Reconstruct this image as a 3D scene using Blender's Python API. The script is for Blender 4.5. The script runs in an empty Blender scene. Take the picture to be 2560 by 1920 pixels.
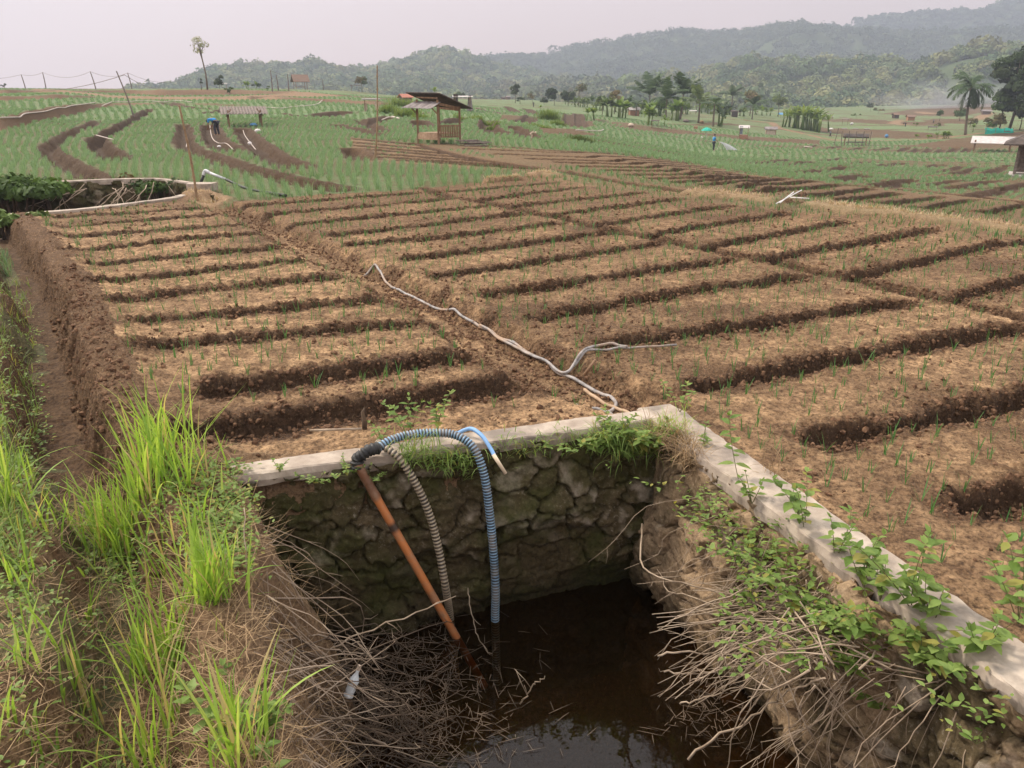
import bpy, math, random
import numpy as np
from math import radians as RAD, pi as PI
random.seed(7); RNG = np.random.default_rng(7)
SC = bpy.context.scene; COL = SC.collection
# ------------------------------------------------------------------ camera
HC = 2.1; PITCH = RAD(20.8); F = 1924.0            # eye height, tilt, focal length in photo pixels (2560 wide)
cam_d = bpy.data.cameras.new("camera"); cam = bpy.data.objects.new("camera", cam_d); COL.objects.link(cam)
cam.location = (0, 0, HC); cam.rotation_euler = (PI/2 - PITCH, 0, 0)
cam_d.sensor_width = 36; cam_d.lens = 36*F/2560; cam_d.clip_start = 0.05; cam_d.clip_end = 20000
SC.camera = cam
# ------------------------------------------------------------------ light
SUN_AZ, SUN_EL = RAD(-62), RAD(48)                  # azimuth from +Y towards +X
W = bpy.data.worlds.new("World"); SC.world = W; W.use_nodes = True
nt = W.node_tree; nt.nodes.clear()
wo = nt.nodes.new("ShaderNodeOutputWorld"); bg = nt.nodes.new("ShaderNodeBackground"); bg.inputs[1].default_value = 0.1
sky = nt.nodes.new("ShaderNodeTexSky"); sky.sky_type = 'NISHITA'; sky.sun_disc = False
sky.sun_elevation = SUN_EL; sky.sun_rotation = SUN_AZ; sky.dust_density = 4; sky.air_density = 1.0
tc = nt.nodes.new("ShaderNodeTexCoord"); sep = nt.nodes.new("ShaderNodeSeparateXYZ")
ramp = nt.nodes.new("ShaderNodeValToRGB")
SKYK = 9.5
for e, (p, c) in zip([ramp.color_ramp.elements[0], ramp.color_ramp.elements[1], ramp.color_ramp.elements.new(.12), ramp.color_ramp.elements.new(.5)],
        [(0.0, (.75, .53, .475)), (1.0, (1.45, 1.40, 1.40)), (.14, (.80, .59, .535)), (.5, (1.40, 1.33, 1.32))]):
    e.position = p; e.color = (*c, 1)
nz = nt.nodes.new("ShaderNodeTexNoise"); nz.inputs['Scale'].default_value = 2.2; nz.inputs['Detail'].default_value = 3
mm = nt.nodes.new("ShaderNodeMath"); mm.operation = 'MULTIPLY_ADD'; mm.inputs[1].default_value = .22; mm.inputs[2].default_value = -.11
ad = nt.nodes.new("ShaderNodeMath"); ad.operation = 'ADD'
mp = nt.nodes.new("ShaderNodeMapping"); mp.inputs['Scale'].default_value = (1, 1, 4)
mixs = nt.nodes.new("ShaderNodeMix"); mixs.data_type = 'RGBA'; mixs.inputs[0].default_value = .88
sc_ = nt.nodes.new("ShaderNodeVectorMath"); sc_.operation = 'SCALE'; sc_.inputs['Scale'].default_value = SKYK
L = nt.links.new
L(tc.outputs['Generated'], sep.inputs[0]); L(tc.outputs['Generated'], mp.inputs[0]); L(mp.outputs[0], nz.inputs[0])
L(nz.outputs[0], mm.inputs[0]); L(mm.outputs[0], ad.inputs[0]); L(sep.outputs[2], ad.inputs[1]); L(ad.outputs[0], ramp.inputs[0])
L(ramp.outputs[0], sc_.inputs[0]); L(sky.outputs[0], mixs.inputs[6]); L(sc_.outputs[0], mixs.inputs[7])
L(mixs.outputs[2], bg.inputs[0]); L(bg.outputs[0], wo.inputs[0])
sd = bpy.data.lights.new("sun", 'SUN'); sun = bpy.data.objects.new("sun", sd); COL.objects.link(sun)
sd.energy = 2.9; sd.angle = RAD(9); sd.color = (1, .90, .77)
from mathutils import Vector, Matrix, Quaternion
sun.rotation_euler = Vector((math.sin(SUN_AZ)*math.cos(SUN_EL), math.cos(SUN_AZ)*math.cos(SUN_EL), math.sin(SUN_EL))).to_track_quat('Z', 'Y').to_euler()
sun.location = (-30, 20, 40)
vs = SC.view_settings; vs.view_transform = 'Standard'; vs.look = 'None'; vs.gamma = 1; vs.exposure = 0.84; vs.use_curve_mapping = False
cy = SC.cycles; cy.max_bounces = 6; cy.diffuse_bounces = 3; cy.glossy_bounces = 3; cy.transmission_bounces = 4; cy.transparent_max_bounces = 12
cy.volume_bounces = 0; cy.use_denoising = True; cy.denoising_prefilter = 'ACCURATE'; cy.use_adaptive_sampling = True; cy.adaptive_threshold = 0.02
cy.caustics_reflective = False; cy.caustics_refractive = False
# ------------------------------------------------------------------ projection helpers (photo pixel -> place)
FW = np.array([0, math.cos(PITCH), -math.sin(PITCH)]); UP = np.array([0, math.sin(PITCH), math.cos(PITCH)]); CAM = np.array([0, 0, HC])
def ray(x, y):
    d = np.array([(x-1280)/F, 0, 0]) + FW + (960-y)/F*UP
    return d
def azel(x, y):
    d = ray(x, y); h = math.hypot(d[0], d[1]); return math.atan2(d[0], d[1]), d[2]/h    # azimuth, tan(elevation)
def at_z(x, y, z=0.0):
    d = ray(x, y); return CAM + d*((z-HC)/d[2])
def at_r(x, y, r):
    d = ray(x, y); return CAM + d*(r/math.hypot(d[0], d[1]))
def mpp(P):                                                    # metres per photo pixel at a place
    return float(np.dot(np.asarray(P)-CAM, FW))/F
# ------------------------------------------------------------------ noise
def _hash(ix, iy, iz, s):
    h = (ix*374761393 + iy*668265263 + iz*2147483647 + s*1274126177) & 0xffffffff
    h = ((h ^ (h >> 13))*1274126177) & 0xffffffff
    h = ((h ^ (h >> 16))*2246822519) & 0xffffffff
    return ((h ^ (h >> 15)) & 0xffffff)/float(0xffffff)
def vnoise(x, y, s=0):
    x = np.asarray(x, float); y = np.asarray(y, float)
    ix = np.floor(x).astype(np.int64); iy = np.floor(y).astype(np.int64); fx = x-ix; fy = y-iy
    u = fx*fx*fx*(fx*(fx*6-15)+10); v = fy*fy*fy*(fy*(fy*6-15)+10)
    a = _hash(ix, iy, 0, s); b = _hash(ix+1, iy, 0, s); c = _hash(ix, iy+1, 0, s); d = _hash(ix+1, iy+1, 0, s)
    return (a*(1-u)+b*u)*(1-v)+(c*(1-u)+d*u)*v*1.0
def fbm(x, y, o=4, s=0, g=.5):
    t = 0; a = 1; n = 0
    for k in range(o):
        t = t + a*(vnoise(x*2**k+17.3*k, y*2**k-9.1*k, s+k)-.5); n += a; a *= g
    return t/n*2                                                # about -1..1
def sstep(a, b, x):
    t = np.clip((x-a)/(b-a), 0, 1); return t*t*(3-2*t)
def voronoi(x, y, s=0, jit=.85):
    """distance to nearest and second nearest cell point, cell id 0..1"""
    ix = np.floor(x).astype(np.int64); iy = np.floor(y).astype(np.int64)
    f1 = np.full(np.shape(x), 9.); f2 = f1.copy(); cid = np.zeros(np.shape(x))
    for dx in (-1, 0, 1):
        for dy in (-1, 0, 1):
            jx = ix+dx; jy = iy+dy
            px = jx+.5+jit*(_hash(jx, jy, 1, s)-.5); py = jy+.5+jit*(_hash(jx, jy, 2, s)-.5)
            d = np.hypot(x-px, y-py); h = _hash(jx, jy, 3, s)
            nb = d < f1; f2 = np.where(nb, f1, np.minimum(f2, d)); cid = np.where(nb, h, cid); f1 = np.where(nb, d, f1)
    return f1, f2, cid
def seg_dist(X, Y, pts):
    """distance from X,Y to a polyline, and the position 0..1 along it"""
    best = np.full(X.shape, 1e9); par = np.zeros(X.shape)
    P = np.asarray(pts)[:, :2]; L_ = np.r_[0, np.cumsum(np.hypot(*(P[1:]-P[:-1]).T))]
    for i in range(len(P)-1):
        a, b = P[i], P[i+1]; v = b-a; l2 = max(v@v, 1e-9)
        t = np.clip(((X-a[0])*v[0]+(Y-a[1])*v[1])/l2, 0, 1)
        d = np.hypot(X-a[0]-t*v[0], Y-a[1]-t*v[1]); m = d < best
        best = np.where(m, d, best); par = np.where(m, (L_[i]+t*(L_[i+1]-L_[i]))/L_[-1], par)
    return best, par
def inside(X, Y, poly):
    P = np.asarray(poly)[:, :2]; c = np.zeros(X.shape, bool); n = len(P)
    for i in range(n):
        x0, y0 = P[i]; x1, y1 = P[(i+1) % n]
        if y0 == y1: continue
        k = ((y0 > Y) != (y1 > Y)) & (X < (x1-x0)*(Y-y0)/(y1-y0)+x0); c ^= k
    return c
# ------------------------------------------------------------------ mesh helpers
def tag(o, label=None, cat=None, group=None, kind=None):
    if label: o['label'] = label
    if cat: o['category'] = cat
    if group: o['group'] = group
    if kind: o['kind'] = kind
    return o
def thing(name, label, cat, loc=(0, 0, 0), rz=0, group=None):
    o = bpy.data.objects.new(name, None); o.empty_display_size = .2; COL.objects.link(o)
    o.location = tuple(float(v) for v in loc); o.rotation_euler = (0, 0, rz); return tag(o, label, cat, group)
class MB:
    def __init__(s): s.v = []; s.f = []; s.n = 0; s.c = []; s.hasc = False
    def add(s, V, Fc, col=None):
        V = np.asarray(V, float).reshape(-1, 3); Fc = np.asarray(Fc, np.int64)
        if len(V) == 0: return s
        s.v.append(V); s.f.append(Fc+s.n); s.n += len(V)
        if col is not None: s.hasc = True
        c = np.ones((len(V), 4)) if col is None else np.broadcast_to(np.c_[np.asarray(col, float).reshape(-1, 3), np.ones(len(np.asarray(col).reshape(-1, 3)))], (len(V), 4))
        s.c.append(c); return s
    def box(s, c, size, R=None):
        x, y, z = np.asarray(size)/2.
        V = np.array([(-x, -y, -z), (x, -y, -z), (x, y, -z), (-x, y, -z), (-x, -y, z), (x, -y, z), (x, y, z), (-x, y, z)])
        if R is not None: V = V@np.asarray(R).T
        return s.add(V+np.asarray(c), [(0, 3, 2, 1), (4, 5, 6, 7), (0, 1, 5, 4), (1, 2, 6, 5), (2, 3, 7, 6), (3, 0, 4, 7)])
    def beam(s, a, b, w, h=None, up=(0, 0, 1)):
        a = np.asarray(a, float); b = np.asarray(b, float); h = h or w; d = b-a; l = np.linalg.norm(d); d /= l
        up = np.asarray(up, float)
        if abs(d@up) > .95: up = np.array([0, 1., 0])
        sx = np.cross(d, up); sx /= np.linalg.norm(sx); sz = np.cross(sx, d)
        return s.box((a+b)/2, (w, l, h), np.c_[sx, d, sz])
    def tube(s, P, R, n=8, cap=True, col=None):
        P = np.asarray(P, float); m = len(P); R = np.broadcast_to(np.asarray(R, float), (m,))
        T = np.gradient(P, axis=0); T /= np.linalg.norm(T, axis=1)[:, None]+1e-12
        u = np.cross(T[0], (0, 0, 1) if abs(T[0][2]) < .9 else (1, 0, 0)); u /= np.linalg.norm(u); V = []
        a = np.arange(n)*2*PI/n
        for i in range(m):
            u = u-T[i]*(u@T[i]); u /= np.linalg.norm(u)+1e-12; w = np.cross(T[i], u)
            V.append(P[i]+R[i]*(np.cos(a)[:, None]*u+np.sin(a)[:, None]*w))
        V = np.concatenate(V); Fc = []
        for i in range(m-1):
            for j in range(n): Fc.append((i*n+j, i*n+(j+1) % n, (i+1)*n+(j+1) % n, (i+1)*n+j))
        if cap:
            V = np.r_[V, P[:1], P[-1:]]
            for j in range(n): Fc.append((m*n, (j+1) % n, j, j)); Fc.append((m*n+1, (m-1)*n+j, (m-1)*n+(j+1) % n, (m-1)*n+(j+1) % n))
        return s.add(V, Fc, col)
    def grid(s, V, close=False, col=None):                         # V (a,b,3)
        a, b = V.shape[:2]; I = np.arange(a*b).reshape(a, b)
        Fc = np.stack([I[:-1, :-1], I[:-1, 1:], I[1:, 1:], I[1:, :-1]], -1).reshape(-1, 4)
        return s.add(V.reshape(-1, 3), Fc, col)
    def build(s, name, m=None, parent=None, smooth=False, link=True):
        V = np.concatenate(s.v); Fc = np.concatenate([f if f.shape[1] == 4 else np.c_[f, f[:, 2:3]] for f in s.f])
        tri = Fc[:, 2] == Fc[:, 3]
        me = bpy.data.meshes.new(name); me.vertices.add(len(V)); me.vertices.foreach_set('co', V.astype(np.float32).ravel())
        cnt = np.where(tri, 3, 4); st = np.r_[0, np.cumsum(cnt)[:-1]]
        keep = np.ones(Fc.shape, bool); keep[tri, 3] = False
        lp = Fc[keep]; me.loops.add(len(lp)); me.loops.foreach_set('vertex_index', lp.astype(np.int32))
        me.polygons.add(len(Fc)); me.polygons.foreach_set('loop_start', st.astype(np.int32))
        if s.hasc:
            at = me.color_attributes.new('tint', 'FLOAT_COLOR', 'POINT'); at.data.foreach_set('color', np.concatenate(s.c).astype(np.float32).ravel())
        me.polygons.foreach_set('use_smooth', np.full(len(Fc), smooth))
        me.update(calc_edges=True)
        if m: me.materials.append(m)
        o = bpy.data.objects.new(name, me)
        if link: COL.objects.link(o)
        if parent: o.parent = parent
        return o
def dup(root, loc=None, rz=None, scale=None, label=None, group=None):
    r = root.copy(); COL.objects.link(r)
    if loc is not None: r.location = tuple(float(v) for v in loc)
    if rz is not None: r.rotation_euler = (0, 0, rz)
    if scale is not None: r.scale = (scale,)*3
    if label: r['label'] = label
    if group: r['group'] = group
    for ch in list(root.children):
        c = ch.copy(); COL.objects.link(c); c.parent = r
        for g in ch.children:
            d = g.copy(); COL.objects.link(d); d.parent = c
    return r
# ------------------------------------------------------------------ materials
def newmat(name):
    m = bpy.data.materials.new(name); m.use_nodes = True; t = m.node_tree; t.nodes.clear()
    o = t.nodes.new("ShaderNodeOutputMaterial"); return m, t, o
def node(t, typ, **k):
    n = t.nodes.new("ShaderNode"+typ)
    for a, v in k.items():
        if a.startswith('i_'): n.inputs[a[2:].replace('_', ' ')].default_value = v
        else: setattr(n, a, v)
    return n
def mixc(t, fac, a, b, typ='MIX'):
    n = node(t, "Mix", data_type='RGBA', blend_type=typ)
    for i, v in ((0, fac), (6, a), (7, b)):
        if isinstance(v, (int, float)): n.inputs[i].default_value = v
        elif isinstance(v, tuple): n.inputs[i].default_value = (*v[:3], 1)
        else: t.links.new(v, n.inputs[i])
    return n.outputs[2]
def math_(t, op, a, b=0., clamp=False):
    n = node(t, "Math", operation=op, use_clamp=clamp)
    for i, v in ((0, a), (1, b)):
        if isinstance(v, (int, float)): n.inputs[i].default_value = v
        else: t.links.new(v, n.inputs[i])
    return n.outputs[0]
def noise(t, vec, scale, detail=4, rough=.6):
    n = node(t, "TexNoise", i_Scale=scale, i_Detail=detail, i_Roughness=rough); t.links.new(vec, n.inputs[0]); return n.outputs[0]
def rng(t, v, a, b, c=0., d=1.):
    n = node(t, "MapRange"); n.inputs[1].default_value = a; n.inputs[2].default_value = b; n.inputs[3].default_value = c; n.inputs[4].default_value = d
    t.links.new(v, n.inputs[0]); return n.outputs[0]
def surf(name, c1, c2, scale=8, rough=.85, bump=.3, c3=None, s3=2., lo=.35, hi=.65, stretch=None, spec=.3, bdist=.01):
    """noise-mottled opaque surface"""
    m, t, o = newmat(name); tc = node(t, "TexCoord"); v = tc.outputs['Object']
    if stretch:
        mpn = node(t, "Mapping"); mpn.inputs['Scale'].default_value = stretch; t.links.new(v, mpn.inputs[0]); v = mpn.outputs[0]
    n1 = noise(t, v, scale, 6); c = mixc(t, rng(t, n1, lo, hi), c1, c2)
    if c3: c = mixc(t, rng(t, noise(t, v, s3, 5), .5, .66), c, c3)
    p = node(t, "BsdfPrincipled", i_Roughness=rough); p.inputs['Specular IOR Level'].default_value = spec
    t.links.new(c, p.inputs[0])
    if bump:
        b = node(t, "Bump", i_Strength=bump, i_Distance=bdist); t.links.new(noise(t, v, scale*3, 8, .7), b.inputs['Height']); t.links.new(b.outputs[0], p.inputs['Normal'])
    t.links.new(p.outputs[0], o.inputs[0]); return m
def leafmat(name, c1, c2, trans=.35, rough=.5, hue=None, tint=False):
    """foliage: varies per leaf, lets light through"""
    m, t, o = newmat(name); g = node(t, "NewGeometry"); r = g.outputs['Random Per Island']
    c = mixc(t, r, c1, c2)
    if hue: c = mixc(t, rng(t, r, .86, .9), c, hue)
    if tint:
        a = node(t, "Attribute", attribute_name='tint'); c = mixc(t, 1., c, a.outputs['Color'], 'MULTIPLY')
    p = node(t, "BsdfPrincipled", i_Roughness=rough); p.inputs['Specular IOR Level'].default_value = .25
    t.links.new(c, p.inputs[0]); tr = node(t, "BsdfTranslucent"); 
    t.links.new(mixc(t, 1., c, (1.25, 1.2, .7), 'MULTIPLY'), tr.inputs[0]); mx = node(t, "MixShader"); mx.inputs[0].default_value = trans
    t.links.new(p.outputs[0], mx.inputs[1]); t.links.new(tr.outputs[0], mx.inputs[2]); t.links.new(mx.outputs[0], o.inputs[0]); return m
M = {}
M['onion'] = leafmat('onion_leaf', (.055, .15, .045), (.10, .22, .065), .3)
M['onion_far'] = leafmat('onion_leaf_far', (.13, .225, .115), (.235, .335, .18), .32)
M['grass'] = leafmat('grass_blade', (.19, .33, .045), (.42, .55, .12), .46, hue=(.46, .37, .17))
M['weed'] = leafmat('weed_leaf', (.12, .20, .04), (.27, .36, .10), .42, hue=(.30, .28, .07))
M['bushleaf'] = leafmat('bush_leaf', (.035, .085, .02), (.085, .15, .035), .3, tint=True)
M['straw'] = leafmat('straw', (.15, .095, .05), (.43, .30, .17), .2, .8)
M['drygrass'] = leafmat('dry_grass', (.36, .26, .16), (.55, .42, .28), .25, .8)
M['clod'] = surf('clod', (.07, .038, .023), (.215, .125, .073), 22, .95, .5, spec=.1)
M['bark'] = surf('bark', (.10, .075, .05), (.2, .16, .115), 14, .9, .5)
M['twig'] = surf('twig_bark', (.19, .135, .09), (.40, .31, .225), 9, .85, .3, lo=.3, hi=.7)
M['twigdark'] = surf('twig_dark', (.05, .035, .024), (.15, .105, .07), 9, .85, .3)
M['wood'] = surf('weathered_wood', (.16, .095, .055), (.30, .19, .11), 10, .8, .4, stretch=(1, 1, .2))
M['wood_light'] = surf('pale_wood', (.34, .22, .13), (.50, .35, .23), 10, .8, .4)
M['wood_grey'] = surf('grey_wood', (.10, .08, .07), (.24, .19, .16), 8, .85, .4)
M['bamboo'] = surf('bamboo', (.19, .12, .065), (.34, .23, .13), 9, .6, .2)
M['roof_grey'] = surf('asbestos_sheet', (.15, .125, .12), (.28, .245, .235), 3, .8, .2)
M['roof_dark'] = surf('dark_roof', (.045, .035, .03), (.11, .085, .07), 5, .85, .3)
M['roof_white'] = surf('pale_sheet', (.38, .34, .32), (.54, .50, .47), 3, .7, .1)
M['roof_red'] = surf('red_tile', (.35, .13, .09), (.45, .2, .14), 5, .8, .2)
M['thatch'] = surf('thatch', (.14, .09, .065), (.26, .17, .12), 12, .9, .6)
M['block'] = surf('pale_plaster', (.42, .32, .24), (.56, .45, .36), 4, .85, .2)
M['brick'] = surf('red_brick', (.30, .15, .09), (.42, .24, .15), 10, .9, .3)
M['plaster'] = surf('white_plastic', (.62, .60, .57), (.78, .76, .74), 6, .5, .05)
M['pvc'] = surf('grey_pvc', (.42, .42, .42), (.6, .6, .6), 9, .45, .05)
M['white_hose'] = surf('pale_hose', (.38, .31, .26), (.56, .48, .42), 8, .6, .1)
M['hose_grey'] = surf('dusty_grey_hose', (.16, .15, .145), (.36, .33, .31), 11, .55, .1, c3=(.34, .23, .15), s3=3)
M['hose_brown'] = surf('dusty_brown_hose', (.32, .21, .13), (.44, .31, .2), 9, .7, .1)
M['black'] = surf('black_rubber', (.018, .018, .018), (.04, .038, .036), 20, .5, .3)
M['skin'] = surf('skin', (.22, .12, .075), (.27, .15, .095), 6, .6, 0)
M['blue_shirt'] = surf('blue_cloth', (.03, .22, .52), (.05, .30, .62), 6, .9, .1)
M['navy'] = surf('dark_cloth', (.02, .022, .03), (.05, .05, .065), 6, .9, .1)
M['grey_cloth'] = surf('grey_cloth', (.16, .19, .24), (.24, .27, .32), 6, .9, .1)
M['hair'] = surf('black_hair', (.01, .009, .008), (.02, .018, .016), 20, .6, .2)
M['teal'] = surf('teal_cloth', (.01, .33, .24), (.03, .42, .31), 4, .7, .1)
M['sack'] = surf('white_sack', (.62, .58, .55), (.78, .74, .7), 9, .85, .3)
M['bluepl'] = surf('blue_plastic', (.08, .22, .42), (.14, .33, .55), 6, .4, .1)
# ================================================================== TERRAIN
# control columns: photo x -> [flat_radius, then (radius, photo y) pairs]; every column has the same features in the same order
COLS = {
 0:    [40, (46,328),(48.5,297),(75,254),(77,240),(100,237),(102,224),(160,222),(600,236)],
 170:  [45, (68,292),(70.5,263),(85,246),(87,236),(120,231),(122,225),(160,222),(600,236)],
 250:  [50, (85,269),(87,258),(98,246),(100,241),(125,232),(127,225),(160,222),(600,236)],
 400:  [50, (88,262),(90,256),(108,247),(110,242),(122,241),(125,224),(160,222),(600,236)],
 560:  [50, (80,267),(82,258),(105,248),(107,241),(120,238),(124,223),(160,221),(600,236)],
 700:  [50, (80,268),(82,262),(100,250),(102,243),(118,236),(122,226),(160,222),(600,240)],
 860:  [50, (80,272),(82,268),(100,258),(102,248),(118,244),(122,238),(170,226),(600,245)],
 1000: [50, (75,280),(77,276),(92,268),(95,258),(115,253),(120,248),(180,240),(600,250)],
 1150: [50, (70,290),(72,288),(90,278),(92,275),(115,268),(120,264),(230,246),(600,255)],
 1330: [30, (60,318),(62,314),(85,300),(88,292),(115,283),(118,280),(250,250),(600,262)],
 1500: [28, (50,360),(52,356),(80,322),(83,318),(110,306),(114,296),(220,262),(600,285)],
 1783: [22, (50,408),(51,406),(80,375),(82,372),(100,352),(104,343),(190,283),(600,300)],
 2080: [17, (50,425),(51,424),(90,380),(92,378),(125,356),(127,354),(330,268),(700,300)],
 2300: [15, (45,455),(46,454),(90,392),(92,390),(125,352),(127,350),(380,263),(700,300)],
 2560: [13, (43,452),(44,450),(90,395),(92,393),(130,345),(132,342),(380,258),(700,300)],
}
_xs = sorted(COLS); _R = []; _Z = []; _A = []
for x in _xs:
    a = []; r = []; z = []; c = COLS[x]
    r.append(c[0]); z.append(0.); a.append(azel(x, 229+HC/c[0]*57.3*38.4)[0])
    for rr, yy in c[1:]:
        az, te = azel(x, yy); a.append(az); r.append(rr); z.append(HC+rr*te)
    _R.append(r); _Z.append(z); _A.append(a)
_R = np.array(_R); _Z = np.array(_Z); _A = np.array(_A); _NA = 3000; _AZ = np.linspace(RAD(-80), RAD(80), _NA)
_Rg = np.stack([np.interp(_AZ, _A[:, k], _R[:, k]) for k in range(9)], 1); _Zg = np.stack([np.interp(_AZ, _A[:, k], _Z[:, k]) for k in range(9)], 1)
_ker = np.hanning(33)/np.hanning(33).sum(); _Rg = np.apply_along_axis(lambda v: np.convolve(np.pad(v, 16, 'edge'), _ker, 'valid'), 0, _Rg); _Zg = np.apply_along_axis(lambda v: np.convolve(np.pad(v, 16, 'edge'), _ker, 'valid'), 0, _Zg)
_LR = np.linspace(math.log(.5), math.log(3000), 1400); _G = np.zeros((_NA, 1400))
for i in range(_NA):
    _G[i] = np.interp(np.exp(_LR), np.r_[0, _Rg[i], 3000], np.r_[0, _Zg[i], _Zg[i, -1]-20])
def base_z(X, Y):
    r = np.maximum(np.hypot(X, Y), .51); az = np.arctan2(X, Y)
    u = np.clip((az-_AZ[0])/(_AZ[1]-_AZ[0]), 0, _NA-1.001); v = np.clip((np.log(r)-_LR[0])/(_LR[1]-_LR[0]), 0, 1398.99)
    i = u.astype(int); j = v.astype(int); fu = u-i; fv = v-j
    return (_G[i, j]*(1-fu)+_G[i+1, j]*fu)*(1-fv)+(_G[i, j+1]*(1-fu)+_G[i+1, j+1]*fu)*fv
_rr = np.exp(np.linspace(math.log(1.2), math.log(2500), 5000))
def gpt(x, y, dz=0.):
    """place on the terrain seen at a photo pixel"""
    d = ray(x, y); h = math.hypot(d[0], d[1]); X = d[0]/h*_rr; Y = d[1]/h*_rr; Zr = HC+d[2]/h*_rr; zz = base_z(X, Y)+dz
    k = np.argmax(Zr <= zz)
    if k == 0: k = int(np.argmin(np.abs(Zr-zz)))
    return np.array([X[k], Y[k], zz[k]])
def gl(pts, dz=0.): return [gpt(x, y, dz) for x, y in pts]
def dense(P, step=.25):
    P = np.asarray(P, float); L_ = np.r_[0, np.cumsum(np.linalg.norm(P[1:]-P[:-1], axis=1))]; n = max(2, int(L_[-1]/step)); t = np.linspace(0, L_[-1], n)
    return np.stack([np.interp(t, L_, P[:, k]) for k in range(3)], 1)
def smoothline(P, n=40):
    """Catmull-Rom through points"""
    P = np.asarray(P, float); Q = np.r_[[2*P[0]-P[1]], P, [2*P[-1]-P[-2]]]; out = []
    m = max(2, n//(len(P)-1))
    for i in range(len(P)-1):
        p0, p1, p2, p3 = Q[i:i+4]
        for t in np.linspace(0, 1, m, endpoint=False):
            out.append(.5*((2*p1)+(-p0+p2)*t+(2*p0-5*p1+4*p2-p3)*t*t+(-p0+3*p1-3*p2+p3)*t**3))
    return np.array(out+[P[-1]])
# ---- furrows of the brown beds (traced on the furrow floor)
FUR = []                                                            # polyline, half width, depth, wall width, soil
def fur(pts, hw=.11, D=.17, wall=.13, soil=1): FUR.append((np.array(gl(pts, -.10)), hw, D, wall, soil))
for p in [[(143,556),(330,546),(523,531)],[(156,583),(400,561),(566,549)],[(152,609),(400,590),(658,573)],[(190,647),(400,621),(696,592)],
          [(249,680),(400,663),(785,626)],[(253,728),(400,710),(862,656)],[(302,778),(400,757),(957,698)],[(375,826),(800,782),(1090,755)],
          [(392,892),(700,862),(1216,816)]]: fur(p, .10, .15)
fur([(560,1000),(900,953),(1200,912),(1360,903)], .16, .18); fur([(500,1120),(760,1075),(960,1045),(1172,1003),(1470,968)], .2, .18)
for p in [[(617,527),(1036,494)],[(653,550),(800,539),(1111,510)],[(725,577),(1201,529)],[(840,602),(1000,585),(1285,549)],[(890,628),(1100,608),(1393,573)],
          [(1026,665),(1100,656),(1509,597)],[(1105,708),(1370,668),(1643,626)],[(1234,758),(1500,715),(1820,668)],[(1353,818),(1760,741),(1991,713)],
          [(1516,885),(1760,853),(2245,780)],[(1757,992),(2100,922),(2537,845)],[(2067,1130),(2300,1080),(2600,1016)],[(2436,1306),(2620,1255)]]: fur(p, .12, .2)
for p in [[(1136,489),(1386,467)],[(1216,510),(1447,479)],[(1292,528),(1600,494)],[(1397,548),(1693,510)],[(1509,574),(1823,528)],[(1635,603),(1760,579),(1959,548)],
          [(1769,634),(2107,570)],[(1923,665),(2317,592)],[(2132,712),(2600,615)],[(2375,770),(2620,702)]]: fur(p, .11, .18)
fur([(1060,482),(1120,504),(1210,516),(1299,537),(1397,556),(1490,581),(1635,612),(1770,641),(1930,672),(2132,718),(2375,774),(2620,830)], .10, .13, .2)
LANE = np.array(gl([(515,508),(545,523),(640,560),(790,640),(960,720),(1110,800),(1240,880),(1390,950),(1520,1005),(1600,1030)], -.1))
# rows of the field beyond the dry strip, and of the one by the hut
ROWS = [((1170,378),(1640,400)),((1250,392),(1690,409)),((1330,404),(1740,417)),((1400,413),(1765,424)),((1460,424),(1790,430)),((1520,434),(1830,438)),((1580,446),(1860,444)),((1640,456),(1890,449)),
 ((1700,464),(1910,451)),((1769,471),(1960,454)),((1860,478),(2034,459)),((1912,491),(2090,470)),((2017,502),(2177,479)),((2099,513),(2242,491)),((2208,521),(2347,500)),((2303,532),(2425,508)),((2459,543),(2600,514))]
for a, b in ROWS: fur([a, ((a[0]+b[0])/2, (a[1]+b[1])/2), b], .24, .30, .12, 2)
NROWS = [((880,352),(1045,368)),((885,361),(1085,380)),((895,370),(1120,391)),((930,380),(1170,402)),((945,391),(1220,412)),((960,400),(1270,421)),((1000,408),(1330,430))]
for a, b in NROWS: fur([a, b], .26, .30, .14, 2)
MUP = gl([(1180,366),(1400,381),(1600,396),(1730,412),(1904,442),(2077,464),(2294,481),(2600,517)], -.05)
MLOW = gl([(1031,361),(1100,380),(1162,397),(1306,419),(1415,435),(1600,469),(1748,489),(1921,506),(2047,520),(2300,549),(2620,588)], -.05)
FUR.append((np.array(MUP), .16, .18, .15, 1)); FUR.append((np.array(MLOW), .16, .16, .15, 1))
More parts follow.
